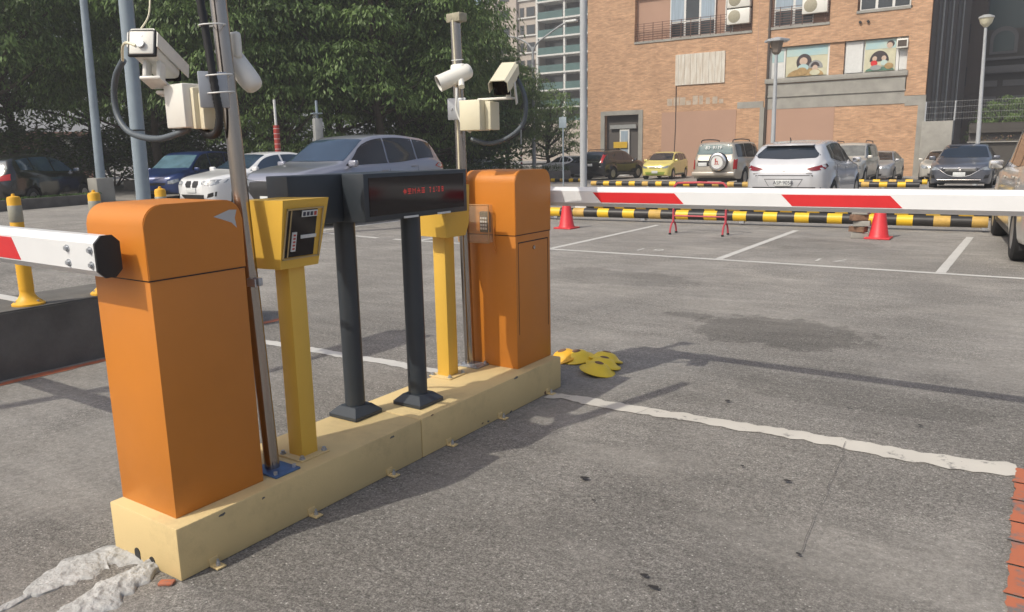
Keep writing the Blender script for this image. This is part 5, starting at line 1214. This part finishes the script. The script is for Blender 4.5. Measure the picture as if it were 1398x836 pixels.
bbox('window_frame', -4.52, -4.38, 5.27, 7.0, .14, .24, 'frame_white'); bbox('pane', -4.36, -3.96, 5.33, 6.4, .18, .22, 'sticker')
u = bbox('air_conditioner', -4.5, -3.95, 6.42, 6.9, -.18, .2, 'camwhite', bev=.02); bbox('fan_grille', -4.44, -4.01, 6.50, 6.82, -.19, -.182, 'darkwall', u)
# entrance
bbox('entrance_back', -21.9, -19.45, -.4, 3.62, .34, .38, 'towerdark')
f = bbox('entrance_door', -20.9, -20.2, -.4, 2.7, .2, .3, 'frame_white'); bbox('pane', -20.8, -20.3, .3, 2.6, .18, .199, 'curtain', f)
f = bbox('entrance_frame', -21.6, -19.7, 2.75, 3.0, .15, .25, 'greybox')
bbox('yellow_notice', -21.3, -20.3, 1.5, 1.9, .1, .14, 'streetsign')
# dark boxes painting the shade of side wall recesses
for (y0, w_2) in ((3.0, 1.2), (8.0, 1.4), (14.5, 2.0)):
    b = B(); b.box((X1 - ox + .02, y0, 7), (.08, w_2, 12)); link('recess_shade', b, 'towerdark', bd)
    b = B(); b.cyl((X1 - ox + .1, y0 + w_2, 2), (X1 - ox + .1, y0 + w_2, 20), .06); link('drain_pipe', b, 'greybox', bd)
# pigeons-like fixings above the mural
for x in (-6.4, -6.0):
    b = B(); b.cyl((x - ox, -.12, 7.95 - oz), (x - ox, .0, 7.95 - oz), .07, seg=10); link('wall_fixing', b, 'black', bd)

# low yard wall right of the building
t = thing('yard_wall', 'pale concrete wall block right of the brick building', 'wall', (-2.2, 45.4, -.55))
b = B(); b.box((0, 0, 1.55), (1.45, .3, 3.1), bev=.02); link('wall_block', b, 'concrete', t)
t = thing('mesh_fence', 'thin wire fence on top of the wall by the dark alley', 'fence', (-2.9, 45.4, 2.55))
for x in (.1, 1.45, 4.6):
    b = B(); b.cyl((x, 0, 0), (x, 0, 1.0), .04, seg=8); link('fence_post', b, 'lampgrey', t)
b = B()
for z in (.1, .4, .7, .98): b.cyl((.1, 0, z), (7, 0, z), .007, seg=5)
for k in range(60): b.cyl((.2 + k * .11, 0, 0), (.2 + k * .11, 0, 1.0), .003, seg=4)
link('wire_mesh', b, 'greybox', t)
t = thing('terrace_wall', 'concrete terrace wall with painted-in shade and a flower ledge behind the dark grey hatchback', 'wall', (1.5, 46.0, -.55))
b = B(); b.box((2.2, 0, 1.0), (9.0, .5, 1.9)); b.box((2.2, .3, 2.7), (9.0, .3, .5)); link('wall_block', b, 'dimstone', t)  # dark stone colour stands for the shade on this wall
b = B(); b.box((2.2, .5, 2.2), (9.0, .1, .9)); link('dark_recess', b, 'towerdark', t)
b = B(); b.box((2.2, -.2, 1.98), (9, .4, .05)); link('ledge', b, 'concrete', t)
b = B(); q = random.Random(9)
for k in range(160):
    c_ = Vector((-1.7 + q.random() * 5, -.2 + q.uniform(-.12, .12), 2.02 + q.random() * .28)); s = .06
    b.poly([c_ + Vector((q.uniform(-s, s), q.uniform(-s, s), q.uniform(-s, s))) for _ in range(4)])
link('ledge_plants', b, mat('reddish plants', (.16, .07, .05), .8, var=.5, col2=(.06, .10, .03), scale=9), t, ang=0)
# grey building beyond, its shade painted into the stone colour
t = thing('stone_building', 'grey building with painted-in shade and an arched window beyond the alley', 'building', (0.6, 78, -.6))
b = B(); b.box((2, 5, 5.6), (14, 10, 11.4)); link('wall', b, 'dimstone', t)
b = B(); b.box((2, 5.0, 16), (14, 9.8, 9.4)); link('glass_front', b, 'darkglass', t)
for z in (5.6, 6.9): 
    for k in range(3): b = B(); b.box((-2.6 + k * 2.2, -.03, z), (1.8, .1, .5)); link('window_strip', b, 'paleband', t)
b = B(); b.box((2, -.3, 8.0), (14, .7, .6), bev=.05); b.box((2, -.2, 8.9), (14, .5, .2)); link('cornice', b, 'paleband', t)
b = B(); pl = [(-1, 9.3), (1, 9.3), (1, 10.6)] + [(math.cos(a), 10.6 + .9 * math.sin(a)) for a in [k * PI / 10 for k in range(1, 10)]] + [(-1, 10.6)]
b.prism([(x - 1.5, z) for x, z in pl], lambda a, c: (a, -.12, c), lambda a, c: (a, .02, c)); ww = link('arched_window', b, 'paleband', t)
b = B(); b.prism([((x) * .75 - 1.5, (z - 9.3) * .75 + 9.5) for x, z in pl], lambda a, c: (a, -.14, c), lambda a, c: (a, -.12, c)); link('pane', b, 'darkglass', ww)
# block closing the alley, shade painted into its wall colour
t = thing('alley_building', 'dark block with painted-in shade at the end of the alley', 'building', (-4.2, 75, -.6)); b = B(); b.box((0, 4, 12), (4.0, 8, 24)); link('wall', b, 'darkwall', t)
for z in (4, 7.4, 10.8, 14.2): b = B(); b.box((.4, -.02, z), (1.2, .08, 1.5)); link('window', b, 'windowglass', t)

# ------------------------------------------------------------------ far tower
TU = 95.0
t = thing('apartment_tower', 'pale apartment tower with teal glass balconies beyond the trees', 'building', (-60, TU, -.6))
def tb(nm, x0, x1, z0, z1, y0, y1, m, par=None):
    b = B(); b.box(((x0 + x1) / 2 + 60, (y0 + y1) / 2, (z0 + z1) / 2 + .6), (x1 - x0, y1 - y0, z1 - z0)); return link(nm, b, m, par or t, ang=0)
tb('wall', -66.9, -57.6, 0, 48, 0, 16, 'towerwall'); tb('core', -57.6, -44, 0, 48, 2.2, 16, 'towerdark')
tb('podium', -66.9, -44, 0, 5.5, -1.0, -.02, 'towerwall')
FZ = [5.0 + 2.37 * k for k in range(0, 12)]
for x in (-64.6, -60.9): tb('pilaster', x - .22, x + .22, 0, 46, -.5, 0.0, 'towerwall')
for k, z in enumerate(FZ):
    if z > 26: break
    for (a, c) in ((-66.6, -65.4), (-63.9, -62.2), (-60.4, -59.7), (-59.3, -57.9)):
        f = tb('window', a, c, z + .75, z + 2.0, -.06, .05, 'towerdark'); tb('pane', a + .1, c - .1, z + .82, z + 1.93, -.08, -.061, 'windowglass', f)
    tb('sill_band', -60.7, -57.6, z + .5, z + .68, -.22, 0, 'towerslab')
    sl_ = tb('balcony_slab', -57.4, -46, z - .12, z + .10, -.4, 2.2, 'towerslab')
    tb('balcony_glass', -57.3, -53.3, z + .1, z + 1.05, -.3, -.24, 'tealglass', sl_); tb('balcony_glass', -52.9, -50.6, z + .1, z + 1.05, -.3, -.24, 'tealglass', sl_); tb('balcony_glass', -50.2, -46.5, z + .1, z + 1.05, -.3, -.24, 'tealglass', sl_)
    tb('balcony_door', -56.8, -54.2, z + .1, z + 2.0, 2.1, 2.19, 'windowglass', sl_)
for x in (-57.5, -53.1, -50.4): tb('column', x - .16, x + .16, 0, 48, -.2, .2, 'towerslab')
# more blocks far behind the trees so the skyline is built up
t = thing('pink_building', 'low pinkish building glimpsed between the trunks at the far left', 'building', (-72, 30, -.3), R(60))
b = B(); b.box((0, 0, 1.9), (16, 8, 3.8)); link('wall', b, 'pinkbuilding', t)
b = B(); b.box((0, 0, 3.9), (16.6, 8.6, .25)); link('roof', b, 'pinkbuilding', t)
for k in range(5): b = B(); b.box((-6 + k * 3, -4.03, 2.0), (1.5, .1, 1.3)); link('window', b, 'windowglass', t)

# ------------------------------------------------------------------ planters and hedges
def leaves(b, c, rad, n, size, q, flatn=.6):
    for _ in range(n):
        d = Vector((q.gauss(0, 1), q.gauss(0, 1), q.gauss(0, 1))).normalized() * (q.random() ** .45)
        p = Vector(c) + Vector((d.x * rad[0], d.y * rad[1], d.z * rad[2]))
        nrm = Vector((q.gauss(0, .6), q.gauss(0, .6), flatn + q.random())).normalized()
        x = nrm.orthogonal().normalized(); x.rotate(Matrix.Rotation(q.random() * 6.3, 3, nrm)); y = nrm.cross(x)
        s = size * q.uniform(.6, 1.25); l = s * 1.0; w_ = s * .42
        b.bm.faces.new([b.bm.verts.new(v) for v in (p - x * l, p + y * w_ - x * .1 * l, p + x * l - nrm * .15 * l, p - y * w_ - x * .1 * l)])
def hedge_row(label, p0, p1, wd, h, wallh, m='kerb'):
    p0 = Vector((*p0, 0)); p1 = Vector((*p1, 0)); d = p1 - p0; L_ = d.length
    t = thing('hedge_planter', label, 'hedge', (p0.x, p0.y, gz(p0.x, p0.y) - .08), math.atan2(d.y, d.x), 'hedge planters along the road')
    b = B(); b.box((L_ / 2, 0, wallh / 2), (L_, wd, wallh + .02), bev=.02); link('planter_wall', b, m, t)
    if h > 0:
        b = B(); q = random.Random(int(L_ * 10)); s = 0
        while s < L_:
            leaves(b, (s, 0, wallh + h * .45), (.5, wd * .45, h * .5 * q.uniform(.85, 1.15)), 170, .05, q, .4); s += .42
        link('foliage', b, 'hedge', t, ang=0)
    return t
hedge_row('low dark hedge planter at the far left in front of the black hatchback', (-20.2, 6.2), (-21.6, 11.3), .5, .05, .36)
hedge_row('dark hedge planter behind the blue van and the two grey poles', (-30, 17.5), (-20.5, 20.5), 1.2, .55, .5)
hedge_row('far planter with clipped hedge between right cabinet and the entrance', (-26.5, 33.5), (-19.8, 37.6), 1.2, .42, .55)
hedge_row('long hedge planter under the trees behind the grey crossover', (-20.3, 20.6), (-20.0, 31.0), 1.2, .5, .5)

# ------------------------------------------------------------------ trees
def pad(b, c, R_, H_, n, leaf, q, face):
    """a layered leaf pad: leaves lie over a shallow dome and hang from its rim"""
    for _ in range(n):
        a = q.random() * 2 * PI; r = q.random() ** .55; jag = 1 + .25 * math.sin(3 * a + c.x * 5) + .15 * math.sin(7 * a + c.y * 9)
        x, y = R_ * r * jag * math.cos(a), R_ * r * jag * math.sin(a); z = H_ * (1 - r * r) - (.35 * H_ * q.random() if r < .8 else H_ * (.3 + .9 * q.random()))
        p = c + Vector((x, y, z + q.gauss(0, .05)))
        out = Vector((math.cos(a), math.sin(a), 0)); nrm = (Vector((0, 0, 1)) * (1.0 - .5 * r) + out * (.25 + .8 * r) + Vector((q.gauss(0, .4), q.gauss(0, .4), q.gauss(0, .25)))).normalized()
        d = (out * (.7 + q.random() * .5) + Vector((q.gauss(0, .5), q.gauss(0, .5), -.5 - .9 * r))); d = (d - nrm * d.dot(nrm)).normalized(); w_ = nrm.cross(d)
        s = leaf * q.uniform(.6, 1.3)
        b.bm.faces.new([b.bm.verts.new(v) for v in (p - d * s, p + w_ * s * .34, p + d * s, p - w_ * s * .34)])
def make_crown(seed, H_, Rr, base, nclump, leaf, per):
    q = random.Random(seed); b = B(); tr = B(); cl = []; tries = 0
    while len(cl) < nclump and tries < 4000:
        tries += 1; zf = q.random() ** .85; z = base + (H_ - base) * zf
        prof = math.sin(PI * min(1, .20 + .78 * zf)) ** .6; a = q.random() * 2 * PI; r = Rr * prof * q.uniform(.35, 1) ** .6 * (1 + .18 * math.sin(2 * a + seed))
        c = Vector((r * math.cos(a), r * math.sin(a), z))
        if any((c - o).length < .95 for o in cl): continue
        cl.append(c)
    for c in cl:
        R_ = q.uniform(.65, 1.35) * Rr / 3.6; pad(b, c, R_, R_ * q.uniform(.28, .5), int(per * R_ * R_ + 40), leaf, q, 0)
    for _ in range(int(nclump * 16)):   # sparse inner leaves
        a = q.random() * 6.3; r = Rr * .75 * q.random() ** .5; z = base + (H_ - base) * q.uniform(.05, .9)
        pad(b, Vector((r * math.cos(a), r * math.sin(a), z)), .25, .08, 4, leaf, q, 0)
    tr.tube([(0, 0, -.2), (.05, 0, .6), (-.05, .06, base * .7), (.08, -.05, base * 1.15), (0, 0, H_ * .78)], [.24, .19, .16, .13, .03], 12)
    for c in q.sample(cl, min(26, len(cl))):
        z0 = base * .75 + (c.z - base) * .45; s = Vector((0, 0, max(base * .6, z0)))
        mid = s.lerp(c, .55) + Vector((q.uniform(-.2, .2), q.uniform(-.2, .2), -.15)); tr.tube(catmull([s, mid, c], 4), [.07 * (1 - k / 10) + .012 for k in range(9)], 6)
    return b, tr
PROTO = []
for (sd, H_, Rr, base, nc, m, lf, per) in ((1, 9.5, 3.6, 3.0, 66, 'leafA', .100, 290), (2, 11.5, 4.2, 3.2, 82, 'leafA', .105, 290), (3, 7.0, 2.9, 1.7, 52, 'leafB', .10, 260)):
    cb_, tr_ = make_crown(sd, H_, Rr, base, nc, lf, per)
    c_o = link('crown', cb_, m, None, ang=0); t_o = link('trunk', tr_, 'bark', None, ang=60)
    PROTO.append((c_o, t_o))
def tree(k, label, x, y, rot=0, s=1.0, z=None, name='shade_tree'):
    t = thing(name, label, 'tree', (x, y, gz(x, y) if z is None else z), rot, 'trees behind the car park'); t.scale = (s, s, s)
    for o in PROTO[k]: c = o.copy(); COL.objects.link(c); c.parent = t
    return t
TR = [
 (1, 'dark broad tree at the far left edge above the black hatchback', -30.5, 12.0, .3, 1.05), (0, 'leafy tree behind the thin grey pole', -27.5, 17.2, 1.1, 1.0), (1, 'tall dense tree rising between the left mast and the thick grey pole', -24.2, 19.0, 2.0, 1.0),
 (0, 'dense tree directly behind the white saloon', -23.5, 23.5, 3.1, 1.05), (1, 'tall tree whose layered crown rises above the grey crossover', -20.3, 22.6, 4.0, 1.0), (0, 'layered tree right of the grey crossover roof', -21.2, 25.0, 5.2, .98),
 (1, 'tall dark tree behind the right mast', -24.6, 29.2, .9, 1.0), (2, 'bright low tree under the cameras of the right mast', -21.5, 27.0, 2.2, .95), (0, 'tree reaching in front of the pale tower', -24.2, 37.8, 1.7, .74),
 (2, 'small bright tree at the foot of the pale tower beside the tall pale pole', -27.0, 47.0, 4.4, .85), (2, 'young light green tree left of the blue van', -33.5, 21.5, 2.7, 1.0),
 (1, 'back row tree at the left, mostly in shade', -37, 16, 5.0, 1.2), (1, 'back row tree between the left poles', -33, 25, 3.6, 1.2), (1, 'back row tree behind the left mast', -29.5, 28.5, .5, 1.2),
 (1, 'back row tree behind the display', -28, 34, 2.4, 1.15), (0, 'back row tree filling the gap behind the right mast', -29.5, 41, 1.2, 1.05), (2, 'small round tree at the base of the double street lamp', -31.5, 46, 3.9, 1.15),
 (2, 'low tree at the back of the far planter', -23.2, 31.0, 5.5, .8), (2, 'shrubby tree in the shaded yard beyond the alley fence', .8, 53, 1.0, .62),
 (1, 'hindmost tree seen between the two grey poles, far back', -45, 24, .8, 1.2), (1, 'hindmost tree behind the white booth, far back', -48, 15, 4.1, 1.2), (1, 'outermost left tree in deep shade', -36, 8.5, 1.9, 1.15), (2, 'low leafy tree behind the white post with red sleeve', -22.0, 19.0, 4.9, .8),
]
for (k, lab, x, y, r_, s_) in TR: tree(k, lab, x, y, r_, s_)
for a, c in PROTO:
    bpy.data.objects.remove(a); bpy.data.objects.remove(c)

BUSH = []
for i, (sd, Rr) in enumerate(((31, 1.5), (32, 1.9))):
    q = random.Random(sd); b = B(); st = B()
    for k in range(30):
        a = q.random() * 6.3; r = Rr * q.random() ** .5; z = .5 + 1.9 * q.random() * (1 - .4 * r / Rr); leaves(b, (r * math.cos(a), r * math.sin(a), z), (.6, .6, .38), 75, .10, q, .6)
        if k % 3 == 0: st.tube([(0, 0, -.1), (r * .4 * math.cos(a), r * .4 * math.sin(a), z * .5), (r * .9 * math.cos(a), r * .9 * math.sin(a), z)], [.035, .02, .01], 5)
    BUSH.append((link('foliage', b, 'hedge', ang=0), link('stem', st, 'bark')))
for i, (x, y, wh) in enumerate([(-33, 14.5, 'leftmost, behind the black hatchback roof'), (-31, 19.5, 'left of the blue van'), (-28.5, 22.5, 'behind the blue van'), (-26.5, 25.5, 'behind the white saloon roof'), (-24.8, 28.5, 'behind the grey crossover windshield'), (-23.4, 31.5, 'behind the grey crossover roof'),
                                 (-27, 35, 'left of the right mast base'), (-28, 39, 'below the double arm lamp'), (-31.5, 43, 'under the pale tower'), (-36, 20, 'between the two leftmost trunks'), (-34, 27, 'in the dark gap behind the thick grey pole'), (-38, 13, 'at the back left of the notice board'), (-40, 17, 'right behind the notice board'), (-37.5, 22.5, 'at the back between notice board and blue van'), (-35, 10, 'beside the white booth')]):
    t = thing('leafy_shrub', 'loose leafy shrub under the trees, ' + wh, 'shrub', (x, y, gz(x, y)), i * 1.3, 'shrubs under the trees'); t.scale = (1.45 + .2 * (i % 3),) * 3
    for o in BUSH[i % 2]: c = o.copy(); COL.objects.link(c); c.parent = t
for a, c in BUSH: bpy.data.objects.remove(a); bpy.data.objects.remove(c)

# background oddments at the far left
t = thing('notice_board', 'dark notice board with a grid of pale posters among the trunks', 'notice board', (-38.0, 19.0, 0), R(50))
b = B(); b.box((0, 0, 1.7), (2.2, .1, 1.7)); link('board_panel', b, 'greybox', t)
for i in range(3):
    for j in range(2): b = B(); b.box((-.7 + i * .7, -.06, 1.35 + j * .75), (.5, .02, .55)); link('poster', b, 'paleband' if (i + j) % 2 else 'sticker', t)
b = B(); b.cyl((-1, 0, 0), (-1, 0, 1), .05); b.cyl((1, 0, 0), (1, 0, 1), .05); link('post', b, 'greypole', t)
t = thing('vending_booth', 'small white booth with sloping roof at the far left', 'booth', (-33.5, 12.6, 0), R(55))
b = B(); b.box((0, 0, .95), (1.6, 1.2, 1.9), bev=.03); link('booth_body', b, 'sticker', t); b = B(); b.box((0, -.1, 1.95), (1.9, 1.6, .12), rot=Matrix.Rotation(.15, 3, 'X')); link('roof', b, 'white', t)
b = B(); b.box((.1, -.61, 1.1), (1.0, .03, .8)); link('window', b, 'windowglass', t)
t = thing('utility_cabinet', 'pale grey box on a post near the far left trunks', 'utility cabinet', (-31.2, 10.9, .05), R(55))
b = B(); b.box((0, 0, 1.9), (.8, .4, .5), bev=.02); link('cabinet_body', b, 'greybox', t); b = B(); b.cyl((0, 0, 0), (0, 0, 1.7), .05); link('post', b, 'greypole', t)


# ------------------------------------------------------------------ air
b = B(); b.box((0, 300, 27.5), (1240, 1240, 58))
hz = bpy.data.materials.new('air haze'); hz.use_nodes = True; ht = hz.node_tree; ht.nodes.clear()
pv = ht.nodes.new('ShaderNodeVolumePrincipled'); mo = ht.nodes.new('ShaderNodeOutputMaterial'); ht.links.new(pv.outputs[0], mo.inputs['Volume'])
pv.inputs['Color'].default_value = (.90, .91, .93, 1); pv.inputs['Density'].default_value = .0022; pv.inputs['Anisotropy'].default_value = 0.2
tag(link('haze', b, hz, ang=0), 'thin pale haze over the whole car park', 'haze', kind='stuff')
